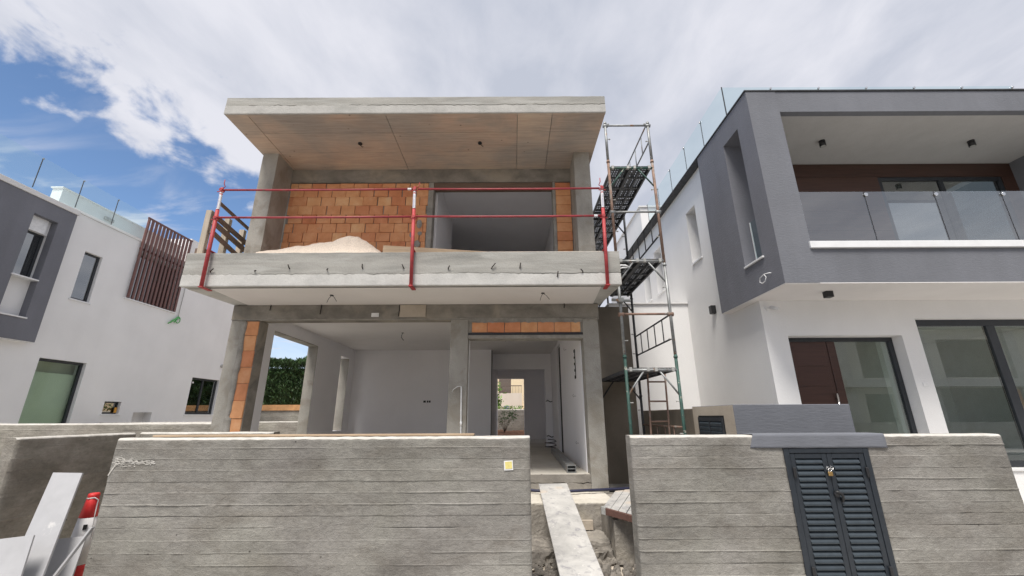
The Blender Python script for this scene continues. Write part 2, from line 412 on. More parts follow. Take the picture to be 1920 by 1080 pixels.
class MB:
    """collects shapes (in world metres) into one mesh"""
    def __init__(s): s.bm = bmesh.new()
    def verts(s, pts): return [s.bm.verts.new(p) for p in pts]
    def face(s, vs, mat=0, smooth=False):
        try:
            f = s.bm.faces.new(vs); f.material_index = mat; f.smooth = smooth; return f
        except ValueError: return None
    def quad(s, a, b, c, d, mat=0): return s.face(s.verts((a, b, c, d)), mat)
    def hexa(s, p, mat=0, bevel=0.0):
        """p: 4 bottom points counter-clockwise from above, then the 4 above them"""
        v = s.verts(p)
        fs = [s.face([v[i] for i in q], mat) for q in ((3, 2, 1, 0), (4, 5, 6, 7), (0, 1, 5, 4), (1, 2, 6, 5), (2, 3, 7, 6), (3, 0, 4, 7))]
        if bevel:
            es = list({e for f in fs for e in f.edges})
            r = bmesh.ops.bevel(s.bm, geom=es, offset=bevel, segments=1, affect='EDGES', profile=.5, clamp_overlap=True)
            for f in r['faces']: f.material_index = mat
        return v
    def box(s, x0, x1, y0, y1, z0, z1, mat=0, bevel=0.0):
        x0, x1 = sorted((x0, x1)); y0, y1 = sorted((y0, y1)); z0, z1 = sorted((z0, z1))
        return s.hexa([(x0, y0, z0), (x1, y0, z0), (x1, y1, z0), (x0, y1, z0), (x0, y0, z1), (x1, y0, z1), (x1, y1, z1), (x0, y1, z1)], mat, bevel)
    def obox(s, c, u, v, w, mat=0, bevel=0.0):
        """box about centre c with half-vectors u, v, w (right handed)"""
        c, u, v, w = map(Vector, (c, u, v, w))
        return s.hexa([c - u - v - w, c + u - v - w, c + u + v - w, c - u + v - w, c - u - v + w, c + u - v + w, c + u + v + w, c - u + v + w], mat, bevel)
    def plank(s, p0, p1, width, thick, up=(0, 0, 1), mat=0, bevel=0.0):
        p0, p1, up = Vector(p0), Vector(p1), Vector(up)
        d = (p1 - p0); l = d.length; d.normalize()
        side = up.cross(d).normalized(); n = d.cross(side).normalized()
        return s.obox((p0 + p1) / 2, d * l / 2, side * width / 2, n * thick / 2, mat, bevel)
    def tube(s, p0, p1, r, seg=10, mat=0, r2=None, caps=True):
        p0, p1 = Vector(p0), Vector(p1); r2 = r if r2 is None else r2
        d = (p1 - p0).normalized()
        a = Vector((0, 0, 1)) if abs(d.z) < .9 else Vector((1, 0, 0))
        u = d.cross(a).normalized(); v = d.cross(u)
        A = []; B = []
        for i in range(seg):
            t = 2 * math.pi * i / seg; q = u * math.cos(t) + v * math.sin(t)
            A.append(s.bm.verts.new(p0 + q * r)); B.append(s.bm.verts.new(p1 + q * r2))
        for i in range(seg):
            j = (i + 1) % seg
            s.face([A[i], A[j], B[j], B[i]], mat, True)
        if caps:
            s.face(A[::-1], mat); s.face(B, mat)
    def path(s, pts, r, seg=7, mat=0, r_end=None):
        pts = [Vector(p) for p in pts]; rings = []
        u = None
        for i, p in enumerate(pts):
            d = (pts[min(i + 1, len(pts) - 1)] - pts[max(i - 1, 0)]).normalized()
            if u is None:
                a = Vector((0, 0, 1)) if abs(d.z) < .9 else Vector((1, 0, 0))
                u = d.cross(a).normalized()
            u = (u - d * u.dot(d)).normalized(); v = d.cross(u)
            rr = r if r_end is None else r + (r_end - r) * i / (len(pts) - 1)
            rings.append([s.bm.verts.new(p + (u * math.cos(2 * math.pi * k / seg) + v * math.sin(2 * math.pi * k / seg)) * rr) for k in range(seg)])
        for A, B in zip(rings, rings[1:]):
            for i in range(seg):
                j = (i + 1) % seg; s.face([A[i], A[j], B[j], B[i]], mat, True)
        s.face(rings[0][::-1], mat); s.face(rings[-1], mat)
    def lathe(s, c, prof, seg=24, mats=None):
        rings = []
        for r, z in prof:
            rings.append([s.bm.verts.new((c[0] + r * math.cos(2 * math.pi * k / seg), c[1] + r * math.sin(2 * math.pi * k / seg), c[2] + z)) for k in range(seg)])
        for q, (A, B) in enumerate(zip(rings, rings[1:])):
            for i in range(seg):
                j = (i + 1) % seg; s.face([A[i], A[j], B[j], B[i]], mats[q] if mats else 0, True)
        s.face(rings[0][::-1]); s.face(rings[-1])
    def mesh(s, name, mats, off):
        bmesh.ops.translate(s.bm, verts=s.bm.verts, vec=-off)
        s.bm.normal_update()
        me = bpy.data.meshes.new(name); s.bm.to_mesh(me); s.bm.free()
        for m in (mats if isinstance(mats, (list, tuple)) else [mats]): me.materials.append(M[m])
        return me
    def build(s, name, mats, parent=None, loc=None):
        off = base_of(parent) if parent is not None else Vector(loc or (0, 0, 0))
        o = bpy.data.objects.new(name, s.mesh(name, mats, off)); COL.objects.link(o)
        if parent is not None: o.parent = parent
        else: o.location = off
        return o

def box_part(name, mat, parent, x0, x1, y0, y1, z0, z1, bevel=0.0):
    m = MB(); m.box(x0, x1, y0, y1, z0, z1, 0, bevel)
    return m.build(name, mat, parent)

def link(name, me, parent, loc, rot=None, scale=None):
    """another piece sharing a mesh; loc in world metres"""
    o = bpy.data.objects.new(name, me); COL.objects.link(o)
    if parent is not None: o.parent = parent
    o.location = Vector(loc) - (base_of(parent) if parent is not None else Vector((0, 0, 0)))
    if rot: o.rotation_euler = rot
    if scale: o.scale = scale
    return o
def children(o): return [c for c in bpy.data.objects if c.parent == o]
def copy_tree(o, parent=None):
    kids = children(o)
    c = o.copy(); COL.objects.link(c)
    if parent is not None: c.parent = parent
    for k in kids: copy_tree(k, c)
    return c
def structure(o): o['kind'] = 'structure'; return o
def nz(x, y, z, sc=1.0): return noise.noise(Vector((x * sc, y * sc, z * sc)))

def board_grid(mb, p0, u, n, length, z0, z1, thick, pitch, seed, top_ref=1.4075, step=.022, amp=1.0, ends=(True, True), holes=0, mat_top=1):
    """a cast wall whose face carries the print of its formwork boards: bands in slight steps, raised fins and
    open joints between them, tie holes; runs along u from p0, n points out of the face"""
    rnd = random.Random(seed)
    p0 = Vector((p0[0], p0[1], 0)); u = Vector((*u, 0)).normalized(); n = Vector((*n, 0)).normalized()
    ns = max(2, int(length / step))
    zj = []
    z = top_ref - .0975
    while z > z0 + .02:
        if z < z1 - .02: zj.append(z)
        z -= pitch
    zj = zj[::-1]
    rows = [z0]
    for z in zj:
        rows += [z - .010, z - .006, z - .002, z + .002, z + .006, z + .010]
    # fill
    full = []
    rows.append(z1 - .02)
    for a, b in zip(rows, rows[1:]):
        full.append(a)
        if b - a > .05: full += [a + (b - a) * .33, a + (b - a) * .67]
    full += [z1 - .02, z1 - .006, z1]
    off = {}; jt = {}
    for i in range(-1, len(zj) + 1): off[i] = rnd.uniform(-.0022, .0022)
    for i in range(len(zj)): jt[i] = (rnd.choice((1, 1, .6, -1, .8, .5)), rnd.uniform(.6, 1.5), rnd.uniform(0, 50))
    hs = [(rnd.uniform(.2, length - .2), rnd.uniform(z0 + .2, z1 - .1), rnd.uniform(.008, .013)) for _ in range(holes)]
    grid = []
    for z in full:
        bi = sum(1 for q in zj if z > q + .0005) - 1
        j = min(range(len(zj)), key=lambda k: abs(zj[k] - z)) if zj else None
        row = []
        for i in range(ns + 1):
            s_ = length * i / ns
            w = p0 + u * s_
            d = off[bi] + .0022 * nz(s_ * .9, z * 7, seed * 3.1) + .0022 * nz(s_ * 7, z * 12, seed * 1.7) + .0018 * nz(s_ * 24, z * 30, seed)
            zz = z
            if j is not None and abs(z - zj[j]) < .0105:
                k = 1.0 if abs(z - zj[j]) < .003 else 0.0
                sg, st, ph = jt[j]
                m = nz(s_ * 1.1 + ph, 0, seed) + .55 * nz(s_ * 7 + ph, 3, seed)
                if sg > 0: d += .0065 * st * k * min(1, max(0, m * 1.5 + .5)) * sg
                else: d -= .007 * st * k * min(1, max(0, m * 1.5 + .2))
                zz += .005 * nz(s_ * 2.2 + ph, 1, seed) + .0025 * nz(s_ * 14 + ph, 1, seed)
            for hx, hz, hr in hs:
                q = math.hypot(s_ - hx, z - hz)
                if q < hr * 1.6: d -= .02
            d *= amp
            if z >= z1 - .0201: zz += .006 * nz(s_ * 2.5, 5, seed) + .005 * nz(s_ * 13, 5, seed)
            if z >= z1 - .0061: d -= .010
            if z >= z1: d -= .012 + .004 * nz(s_ * 14, 8, seed)
            if ends[0] and s_ < .045: d -= .02 * (1 - s_ / .045) ** 2
            if ends[1] and length - s_ < .045: d -= .02 * (1 - (length - s_) / .045) ** 2
            row.append(mb.bm.verts.new(w + n * d + Vector((0, 0, zz))))
        grid.append(row)
    for a, (A, B) in enumerate(zip(grid, grid[1:])):
        for i in range(ns):
            mb.face([A[i], A[i + 1], B[i + 1], B[i]], mat_top if full[a] >= z1 - .0202 else 0, True)
    # top, back and ends
    T = grid[-1]
    bk = [mb.bm.verts.new(p0 + u * (length * i / ns) - n * (thick - .012 * (1 + .4 * nz(i * .3, 2, seed))) + Vector((0, 0, z1 + .005 * nz(i * .09, 9, seed)))) for i in range(ns + 1)]
    bt = [mb.bm.verts.new(p0 + u * (length * i / ns) - n * thick + Vector((0, 0, z0))) for i in range(ns + 1)]
    for i in range(ns):
        mb.face([T[i], T[i + 1], bk[i + 1], bk[i]], mat_top, True)
        mb.face([bk[i], bk[i + 1], bt[i + 1], bt[i]], 0)
    mb.face([r[0] for r in grid] + [bk[0], bt[0]], 0)
    mb.face([r[-1] for r in grid][::-1] + [bt[-1], bk[-1]], 0)

def slab_face(mb, x0, x1, y, z0, z1, zj, seed, crack=1.0, step=.02, top_rough=.006):
    """front face of a slab cast in two pours with a ragged cold joint; material 0 below the joint, 1 above"""
    ns = int((x1 - x0) / step)
    rows = [z0, z0 + .012, (z0 + zj) / 2, zj - .016, zj - .008, zj - .005, zj + .006, zj + .009, (zj + z1) / 2, z1 - .004, z1]
    grid = []
    for ri, z in enumerate(rows):
        row = []
        for i in range(ns + 1):
            x = x0 + (x1 - x0) * i / ns
            w = .012 * nz(x * .8, 1, seed) + .009 * nz(x * 5, 2, seed) + .016 * nz(x * 16, 3, seed)
            zz = z + (w if 3 <= ri <= 7 else 0)
            d = .0015 * nz(x * 2, z * 9, seed) + .0012 * nz(x * 15, z * 20, seed)
            if ri <= 4: d += .004
            if ri >= 6: d += .0022 * nz(x * .6, z * 22, seed + 4)
            c = max(0, nz(x * .45, 7, seed) + .40 + .09 * (x + 1.5) + .5 * nz(x * 5, 8, seed))
            if ri in (5, 6): d -= .045 * crack * max(0, min(1, c * 1.6 - .35))
            if ri == 0: d -= .003
            if ri == 10:
                zz += top_rough * nz(x * 4, 5, seed) + top_rough * .6 * nz(x * 19, 5, seed); d -= .003
            row.append(mb.bm.verts.new((x, y - d, zz)))
        grid.append(row)
    for ri, (A, B) in enumerate(zip(grid, grid[1:])):
        for i in range(ns): mb.face([A[i], A[i + 1], B[i + 1], B[i]], 0 if ri < 5 else 1, False)
    back = y + .06
    for row, zz in ((grid[-1], z1 - .004), (grid[0], z0)):
        b = [mb.bm.verts.new((v.co.x, back, zz)) for v in row]
        for i in range(ns):
            q = [row[i], row[i + 1], b[i + 1], b[i]]
            mb.face(q if row is grid[-1] else q[::-1], 1 if row is grid[-1] else 0, True)
    for k in (0, -1):
        e = [mb.bm.verts.new((r[k].co.x, back, r[k].co.z)) for r in grid]
        for i in range(len(grid) - 1):
            q = [grid[i][k], grid[i + 1][k], e[i + 1], e[i]]
            mb.face(q[::-1] if k == 0 else q, 0 if i < 5 else 1, True)
    return grid

# ------------------------------------------------------------------ ground, road, yard
def sheet(name, mat, x0, x1, y0, y1, z, nx=1, ny=1, amp=0.0, seed=0, kind='structure'):
    m = MB(); g = []
    for j in range(ny + 1):
        row = []
        for i in range(nx + 1):
            x = x0 + (x1 - x0) * i / nx; y = y0 + (y1 - y0) * j / ny
            row.append(m.bm.verts.new((x, y, z + amp * (nz(x * .9, y * .9, seed) + .4 * nz(x * 4, y * 4, seed)))))
        g.append(row)
    for A, B in zip(g, g[1:]):
        for i in range(nx): m.face([A[i], A[i + 1], B[i + 1], B[i]], 0, True)
    o = m.build(name, mat); o['kind'] = kind
    return o
sheet('ground', 'soil_pale', -900, 900, -900, 900, -.16)
sheet('road', 'asphalt', -60, 60, -5.2, 2.4, -.10)
m = MB(); m.box(-60, 60, 2.4, 4.6, -.25, 0.0, 0, .015); m.box(-60, 60, -7.4, -5.2, -.25, 0.0, 0, .015)
structure(m.build('pavement', 'pavement'))
sheet('plot_soil', 'soil_pale', -5.2, 2.6, 4.62, 7.4, -.03, 90, 36, .05, 3)
sheet('rear_yard_soil', 'soil_pale', -40, 40, 17.8, 23.0, .62, 60, 12, .05, 4)
structure(box_part('driveway', 'pavement', None, -12.5, -4.9, 4.7, 17.5, -.2, .03))
structure(box_part('side_path', 'pavement', None, 1.5, 2.7, 7.2, 17.5, -.2, .36))
structure(box_part('forecourt', 'pavement', None, 2.75, 14, 4.62, 7.0, -.2, .30))

# ------------------------------------------------------------------ the unfinished house
HA = thing('unfinished_house', 'unfinished two storey concrete house with bare orange brick infill and open rooms', 'house', (-1.5, 7.0, 0.5))
P = HA
# roof slab
rs = MB(); slab_face(rs, -4.55, 1.50, 5.43, 6.19, 6.50, 6.345, 11, 1.0)
rs.box(-4.545, 1.495, 5.486, 17.5, 6.202, 6.494, 1)
roof = rs.build('roof_slab', ['roof_face_light', 'slab_face_grey'], P)
xs = [-4.55, -4.19, -2.0, .10, .655, 1.50]
rows_y = [5.446, 5.90, 6.44, 6.995]
rr = random.Random(5)
for i in range(5):
    for j in range(3):
        x0, x1 = xs[i], xs[i + 1]; y0, y1 = rows_y[j], rows_y[j + 1]
        if i == 3 and j > 0: continue
        if i == 3: y1 = rows_y[3]
        if i == 0 and j > 0: continue
        if i == 0: y1 = rows_y[3]
        dz = rr.uniform(0, .004)
        box_part('soffit_panel', 'stained_soffit', roof, x0 + .0045, x1 - .0045, y0 + .003, y1 - .003, 6.188 - dz, 6.2015, .0015)
for x, y in ((-2.65, 6.17), (-.55, 6.17)):          # conduit boxes in the soffit
    m = MB(); m.tube((x, y, 6.16), (x, y, 6.195), .035, 10); m.path([(x, y, 6.17), (x + .02, y - .03, 6.12), (x + .05, y - .02, 6.09), (x + .06, y, 6.11)], .006, 5)
    m.build('ceiling_outlet', 'black_plastic', P)
# upper columns: deep fins either side of the balcony
def column(x0, x1, y0, y1, z0, z1, mat='column_concrete', seed=0, name='column'):
    m = MB(); k = max(6, int((z1 - z0) / .12)); ring = []
    for j in range(k + 1):
        z = z0 + (z1 - z0) * j / k; r = []
        for q, (x, y) in enumerate(((x0, y0), (x1, y0), (x1, y1), (x0, y1))):
            r.append(m.bm.verts.new((x + .006 * nz(z * 2.3, q * 3, seed), y + .005 * nz(z * 2, q * 5, seed + 9), z)))
        ring.append(r)
    for A, B in zip(ring, ring[1:]):
        for i in range(4): m.face([A[i], A[(i + 1) % 4], B[(i + 1) % 4], B[i]])
    m.face(ring[0][::-1]); m.face(ring[-1])
    es = [e for e in m.bm.edges if abs(e.verts[0].co.z - e.verts[1].co.z) > .02]
    bmesh.ops.bevel(m.bm, geom=es, offset=.007, segments=1, affect='EDGES')
    return m.build(name, mat, P)
column(-4.51, -4.235, 6.46, 6.98, 3.70, 6.187, seed=1)
column(1.13, 1.41, 6.46, 6.98, 3.70, 6.187, seed=2)
# formwork steps printed across the inner faces of the upper columns
# upper storey beam, infill and opening
bm_ = MB(); slab_face(bm_, -4.50, 1.40, 6.985, 5.907, 6.186, 5.915, 4, .2, .05, .0); bm_.box(-4.50, 1.40, 7.05, 7.23, 5.907, 6.186, 1)
bm_.build('beam', ['beam_concrete', 'beam_concrete'], P)
box_part('mortar_backing', 'mortar', P, -4.235, -1.585, 7.022, 7.20, 3.70, 5.895)
box_part('mortar_backing', 'mortar', P, .835, 1.14, 7.022, 7.20, 3.70, 5.895)
column(-1.585, -1.49, 7.0, 7.22, 3.70, 5.905, 'mortar', 6, 'door_jamb')
column(.785, .835, 7.0, 7.22, 3.70, 5.905, 'mortar', 7, 'door_jamb')
box_part('lintel', 'timber_dark', P, -1.488, .783, 7.012, 7.2, 5.80, 5.904, .004)
BRICK = {}
def brick_mesh(w, h, d=.10):
    key = (round(w, 3), round(h, 3))
    if key not in BRICK:
        m = MB(); m.box(-w / 2, w / 2, 0, d, -h / 2, h / 2, 0, .005)
        for v in m.bm.verts: v.co += Vector((rr.uniform(-.0025, .0025), rr.uniform(-.002, .002), rr.uniform(-.0025, .0025)))
        BRICK[key] = m.mesh('brick', 'hollow_brick', Vector((0, 0, 0)))
    return BRICK[key]
def brick(x0, x1, z0, z1, y=7.0, gap=.010):
    g2 = gap * rr.choice((.4, .7, 1, 1, 1.5, 2.0)); w = x1 - x0 - g2; h = z1 - z0 - rr.choice((.003, .004, .006))
    w = round(w / .004) * .004
    link('brick', brick_mesh(w, h), P, ((x0 + x1) / 2 + rr.uniform(-.003, .003), y + rr.uniform(-.006, .006), (z0 + z1) / 2),
         (rr.uniform(-.012, .012), rr.uniform(-.007, .007), rr.uniform(-.016, .016)))
zrow = [5.890, 5.788, 5.599, 5.412, 5.226, 5.041, 4.856, 4.671, 4.486, 4.300, 4.115, 3.93]
for r, (zt, zb) in enumerate(zip(zrow, zrow[1:])):
    x = -4.232 + (-.13, 0, -.19, -.06, -.22, -.10, -.16)[r % 7]
    while x < -1.60:
        a, b = max(x, -4.232), min(x + .268, -1.588)
        if b - a > .05: brick(a, b, zb, zt)
        x += .268
    brick(.838, 1.128, zb, zt)
mm = MB()                                            # smears of mortar over the bricks beside the opening
for x, z, a, b in ((-1.72, 5.02, .05, .09), (-1.74, 4.62, .06, .07), (-1.95, 4.50, .05, .05), (-1.70, 4.83, .04, .04), (-1.86, 4.80, .03, .05)):
    vs = [mm.bm.verts.new((x + a * (1 + .35 * nz(k, x, 2)) * math.cos(k / 14 * 6.283), 6.990, z + b * (1 + .35 * nz(k, z, 5)) * math.sin(k / 14 * 6.283))) for k in range(14)]
    c = mm.bm.verts.new((x, 6.982, z))
    for k in range(14): mm.face([vs[k], vs[(k + 1) % 14], c], 0, True)
mm.build('mortar_smear', 'mortar', P)
# upper room
m = MB()
m.box(-1.62, -1.45, 7.24, 9.2, 3.70, 6.1); m.box(.95, 1.13, 7.24, 12.2, 3.70, 6.1)
m.box(-4.2, .95, 12.2, 12.4, 3.70, 6.1)
m.box(-4.3, -4.12, 7.24, 12.2, 3.70, 6.1)
m.box(-.35, -.1, 11.6, 12.18, 3.7, 5.35)
m.build('upper_room_wall', 'room_plaster', P)
box_part('upper_ceiling', 'room_plaster', P, -4.25, 1.12, 7.235, 12.3, 6.10, 6.185)
m = MB(); m.box(-4.5, -4.32, 7.24, 17.4, 3.70, 6.19); m.box(1.2, 1.40, 7.24, 17.4, 3.70, 6.19); m.box(-4.3, 1.19, 17.2, 17.4, 3.7, 6.19)
m.build('outer_wall', 'mortar', P)
# balcony slab and upstand
bs = MB(); slab_face(bs, -5.00, 1.65, 5.92, 3.483, 4.02, 3.668, 21, .25)
bs.hexa([(-4.995, 5.975, 3.49), (1.645, 5.975, 3.49), (1.645, 6.07, 3.49), (-4.985, 6.07, 3.49), (-4.995, 5.975, 4.010), (1.645, 5.975, 4.010), (1.645, 6.07, 4.010), (-4.985, 6.07, 4.010)], 1)
bs.hexa([(-4.985, 6.072, 3.483), (1.64, 6.072, 3.483), (1.55, 7.24, 3.483), (-4.86, 7.24, 3.483), (-4.985, 6.072, 3.70), (1.64, 6.072, 3.70), (1.55, 7.24, 3.70), (-4.86, 7.24, 3.70)], 0)
bs.hexa([(-4.985, 6.072, 3.70), (-4.88, 6.072, 3.70), (-4.76, 7.0, 3.70), (-4.86, 7.0, 3.70), (-4.985, 6.072, 4.0), (-4.88, 6.072, 4.0), (-4.76, 7.0, 4.0), (-4.86, 7.0, 4.0)], 1)
bs.hexa([(1.53, 6.072, 3.70), (1.64, 6.072, 3.70), (1.55, 7.0, 3.70), (1.44, 7.0, 3.70), (1.53, 6.072, 4.0), (1.64, 6.072, 4.0), (1.55, 7.0, 4.0), (1.44, 7.0, 4.0)], 1)
bs.box(-4.85, 1.53, 7.245, 17.5, 3.483, 3.70, 0)
balc = bs.build('balcony_slab', ['slab_face_light', 'slab_face_grey'], P)
m = MB(); m.hexa([(-4.60, 6.02, 3.472), (1.36, 6.02, 3.472), (1.42, 6.995, 3.472), (-4.62, 6.995, 3.472), (-4.60, 6.02, 3.4845), (1.36, 6.02, 3.4845), (1.42, 6.995, 3.4845), (-4.62, 6.995, 3.4845)], 0, .005)
m.build('soffit_plaster_coat', 'soffit_plaster', P)
for x, z, dx, dz in ((-4.569, 3.705, .05, .05), (-3.9, 3.72, .03, .0), (-3.387, 3.755, -.012, .06), (-2.805, 3.735, .02, .01), (-2.275, 3.755, .004, .065), (-1.648, 3.75, -.02, .06),
                     (-.965, 3.735, .02, .05), (-.30, 3.74, .05, .08), (.124, 3.745, .01, .08), (.687, 3.60, .01, .085), (1.07, 3.68, -.03, .04)):
    m = MB(); m.path([(x - dx * .3, 5.93, z), (x, 5.90, z + dz * .25), (x + dx, 5.885, z + dz)], .009, 6); m.build('rebar', 'rebar_steel', P)
for x, y in ((-2.90, 6.38), (.493, 6.32)):
    m = MB(); m.tube((x, y, 3.462), (x, y, 3.4715), .03, 10)
    m.path([(x, y, 3.465), (x + .05, y - .01, 3.43), (x + .10, y - .02, 3.36)], .004, 4); m.path([(x, y, 3.465), (x - .03, y - .02, 3.41), (x - .05, y - .03, 3.34)], .004, 4)
    m.build('ceiling_outlet', 'black_plastic', P)
# ground floor frame
column(-4.856, -4.60, 7.0, 7.26, .36, 3.20, seed=31)
column(-1.058, -.757, 7.0, 7.26, .36, 3.20, seed=32)
column(1.215, 1.482, 7.0, 7.28, .36, 3.20, seed=33)
b2 = MB(); slab_face(b2, -4.86, 1.50, 6.99, 3.205, 3.472, 3.222, 41, .15, .05, 0); b2.box(-4.86, 1.50, 7.05, 7.235, 3.205, 3.482, 1)
b2.build('beam', ['mortar', 'beam_concrete'], P)
box_part('form_board', 'kiosk_render', P, -1.955, -1.50, 6.972, 6.984, 3.245, 3.463, .003)
for x, z, l in ((-4.21, 3.37, .10), (-3.33, 3.30, .17), (-1.965, 3.26, .20), (.905, 3.39, .09)):
    m = MB(); m.path([(x, 6.97, z), (x + .008, 6.962, z + l * .5), (x + .004, 6.975, z + l)], .009, 5); m.build('tie_wire', 'rebar_steel', P)
m = MB(); m.box(-2.44, -2.31, 6.974, 6.986, 3.25, 3.32, 0, .002); m.build('paper_scrap', 'white_plastic', P)
m = MB(); m.box(1.50, 2.49, 8.60, 8.80, .3, 3.83, 0, .006); m.build('side_render_wall', 'brown_render', P)
# brick strip beside the left column
box_part('opening_jamb', 'beam_concrete', P, -4.384, -4.366, 7.018, 7.262, .5, 3.20)
box_part('mortar_backing', 'mortar', P, -4.60, -4.385, 7.025, 7.255, .5, 3.20)
z = 3.185
for h in (.245, .262, .275, .27, .275, .28, .285, .285):
    brick(-4.595, -4.372, z - h, z, 7.002); z -= h
m = MB(); L_ = []; R_ = []
for i in range(90):
    z = .5 + i * .03
    L_.append(m.bm.verts.new((-4.66 + .012 * nz(z * 4, 3, 1), 6.991 + .002 * nz(z * 9, 1, 1), z)))
    R_.append(m.bm.verts.new((-4.572 + .030 * nz(z * 2.2, 1, 7) + .018 * nz(z * 9, 2, 7) + (.03 if z < 1.6 else 0), 6.992 + .003 * nz(z * 9, 4, 1), z)))
for i in range(89):
    m.face([L_[i], R_[i], R_[i + 1], L_[i + 1]], 0, True)
e1 = [m.bm.verts.new((v.co.x, 7.02, v.co.z)) for v in R_]; e0 = [m.bm.verts.new((v.co.x, 7.02, v.co.z)) for v in L_]
for i in range(89):
    m.face([R_[i], e1[i], e1[i + 1], R_[i + 1]], 0, True); m.face([e0[i], L_[i], L_[i + 1], e0[i + 1]], 0, True)
m.build('mortar_smear', 'mortar', P)
# lintel bricks over the doorway
box_part('mortar_backing', 'mortar', P, -.757, 1.215, 7.022, 7.25, 2.955, 3.204)
m = MB(); slab_face(m, -.757, 1.215, 6.996, 3.150, 3.2045, 3.16, 61, .3, .03, .0); m.build('mortar_band', ['mortar', 'mortar'], P)
xb = [-.705, -.425, -.135, .15, .437, .722, 1.01, 1.185]
for a, b in zip(xb, xb[1:]): brick(a, b, 2.972, 3.152, 7.0, .014)
box_part('lintel', 'mortar', P, -.755, 1.213, 6.992, 7.24, 2.865, 2.925, .006)
box_part('lintel_gap_shade', 'black_plastic', P, -.755, 1.213, 7.004, 7.22, 2.928, 2.968)  # black bar standing in for the shaded gap between lintel and bricks
# ground floor rooms
m = MB()
m.box(-4.85, -4.61, 7.262, 7.905, .5, 3.48)                          # left wall round its two openings
m.box(-4.85, -4.61, 7.905, 9.80, 3.21, 3.48)
m.box(-4.85, -4.61, 9.80, 11.18, .5, 3.48)
m.box(-4.85, -4.61, 11.18, 11.76, 3.17, 3.48); m.box(-4.85, -4.61, 11.18, 11.76, .5, 1.25)
m.box(-4.85, -4.61, 11.76, 12.15, .5, 3.48)
m.box(-4.85, -.61, 12.15, 12.40, .5, 3.48)                           # rear wall of the front room
m.box(-.86, -.61, 12.405, 17.5, .5, 3.48)
m.box(1.20, 1.47, 7.285, 10.45, .5, 3.48); m.box(1.20, 1.47, 11.3, 13.0, .5, 3.48); m.box(1.20, 1.47, 10.45, 11.3, 3.36, 3.48)
m.box(1.0, 1.60, 13.0, 13.25, .5, 3.48); m.box(-.608, 1.0, 13.0, 13.25, 2.98, 3.48)
m.box(1.62, 1.85, 13.0, 17.5, .5, 3.48)
m.box(.47, 1.615, 17.25, 17.5, .5, 3.48); m.box(-.605, .47, 17.25, 17.5, 3.06, 3.48)
m.build('room_wall', 'room_plaster', P)
box_part('stairwell_shade', 'hole_shade', P, 1.262, 1.272, 10.452, 11.298, .72, 3.355)  # black sheet standing in for the shade inside the stair opening
m = MB()
m.box(-4.845, -4.615, 9.786, 9.799, .9, 3.205); m.build('opening_jamb', 'column_concrete', P)
m = MB(); m.box(-4.845, -4.615, 11.745, 11.759, 1.255, 3.165); m.build('opening_jamb', 'column_concrete', P)
box_part('opening_head', 'column_concrete', P, -4.845, -4.615, 7.92, 9.78, 3.196, 3.209)
m = MB(); m.box(-.612, -.60, 12.14, 12.41, .72, 3.46); m.build('corner_bead', 'black_plastic', P)
box_part('ceiling', 'soffit_plaster', P, -4.60, 1.19, 7.242, 17.2, 3.462, 3.4825)
box_part('floor_slab', 'floor_screed', P, -4.85, 1.48, 7.09, 17.5, .40, .72)
m = MB(); slab_face(m, -.757, 1.215, 7.03, .42, .722, .60, 71, .9, .02, .02); m.build('threshold', ['step_concrete', 'step_concrete'], P)
for x0, x1 in ((-2.53, -2.46), (-2.43, -2.385), (-2.37, -2.325)):
    box_part('wall_socket', 'black_plastic', P, x0, x1, 12.135, 12.149, 1.975, 2.03, .004)
m = MB()
m.box(1.190, 1.199, 7.93, 8.06, 2.27, 2.82); m.build('fuse_niche', 'hole_shade', P)  # flat black plate on the wall, painted for the shade of a niche
for k in range(4): box_part('niche_block', 'room_plaster', P, 1.184, 1.189, 7.95 + .02 * (k % 2), 8.02 + .02 * (k % 2), 2.33 + .12 * k, 2.40 + .12 * k)
for y, z in ((8.1, 1.95), (8.0, 1.12), (9.2, 3.0)):
    m = MB(); m.path([(1.2, y, z), (1.18, y - .01, z + .01), (1.16, y + .02, z - .01), (1.14, y - .03, z + .01), (1.15, y - .05, z + .04)], .003, 4); m.build('wire', 'black_plastic', P)
for x, z in ((1.02, 2.02), (1.02, 1.02)):
    m = MB(); m.path([(x, 13.0, z), (x + .03, 12.94, z + .03), (x + .12, 12.9, z - .02), (x + .2, 12.93, z)], .014, 4); m.build('wire', 'black_plastic', P)
for x, y in ((-2.55, 9.5), (.25, 8.4), (-.2, 9.7)):
    m = MB(); m.tube((x, y, 3.455), (x, y, 3.463), .03, 8); m.path([(x, y, 3.46), (x - .02, y, 3.40), (x - .01, y - .03, 3.34), (x + .04, y - .02, 3.28)], .006, 4); m.build('ceiling_outlet', 'black_plastic', P)
m = MB(); m.path([(-.828, 6.985, .80), (-.828, 6.978, 1.36), (-.835, 6.972, 1.7), (-.84, 6.97, 2.03), (-.845, 6.97, 2.07)], .013, 7); m.tube((-.83, 6.978, 1.45), (-.83, 6.976, 1.52), .018, 8)
m.path([(-.846, 6.97, 2.07), (-.90, 6.965, 2.068), (-.97, 6.96, 2.02), (-.99, 6.96, 1.98)], .006, 5)
m.build('conduit_pipe', 'pvc_white', P)
box_part('corner_bead', 'pvc_white', P, -.750, -.738, 7.15, 7.165, .75, 2.86)

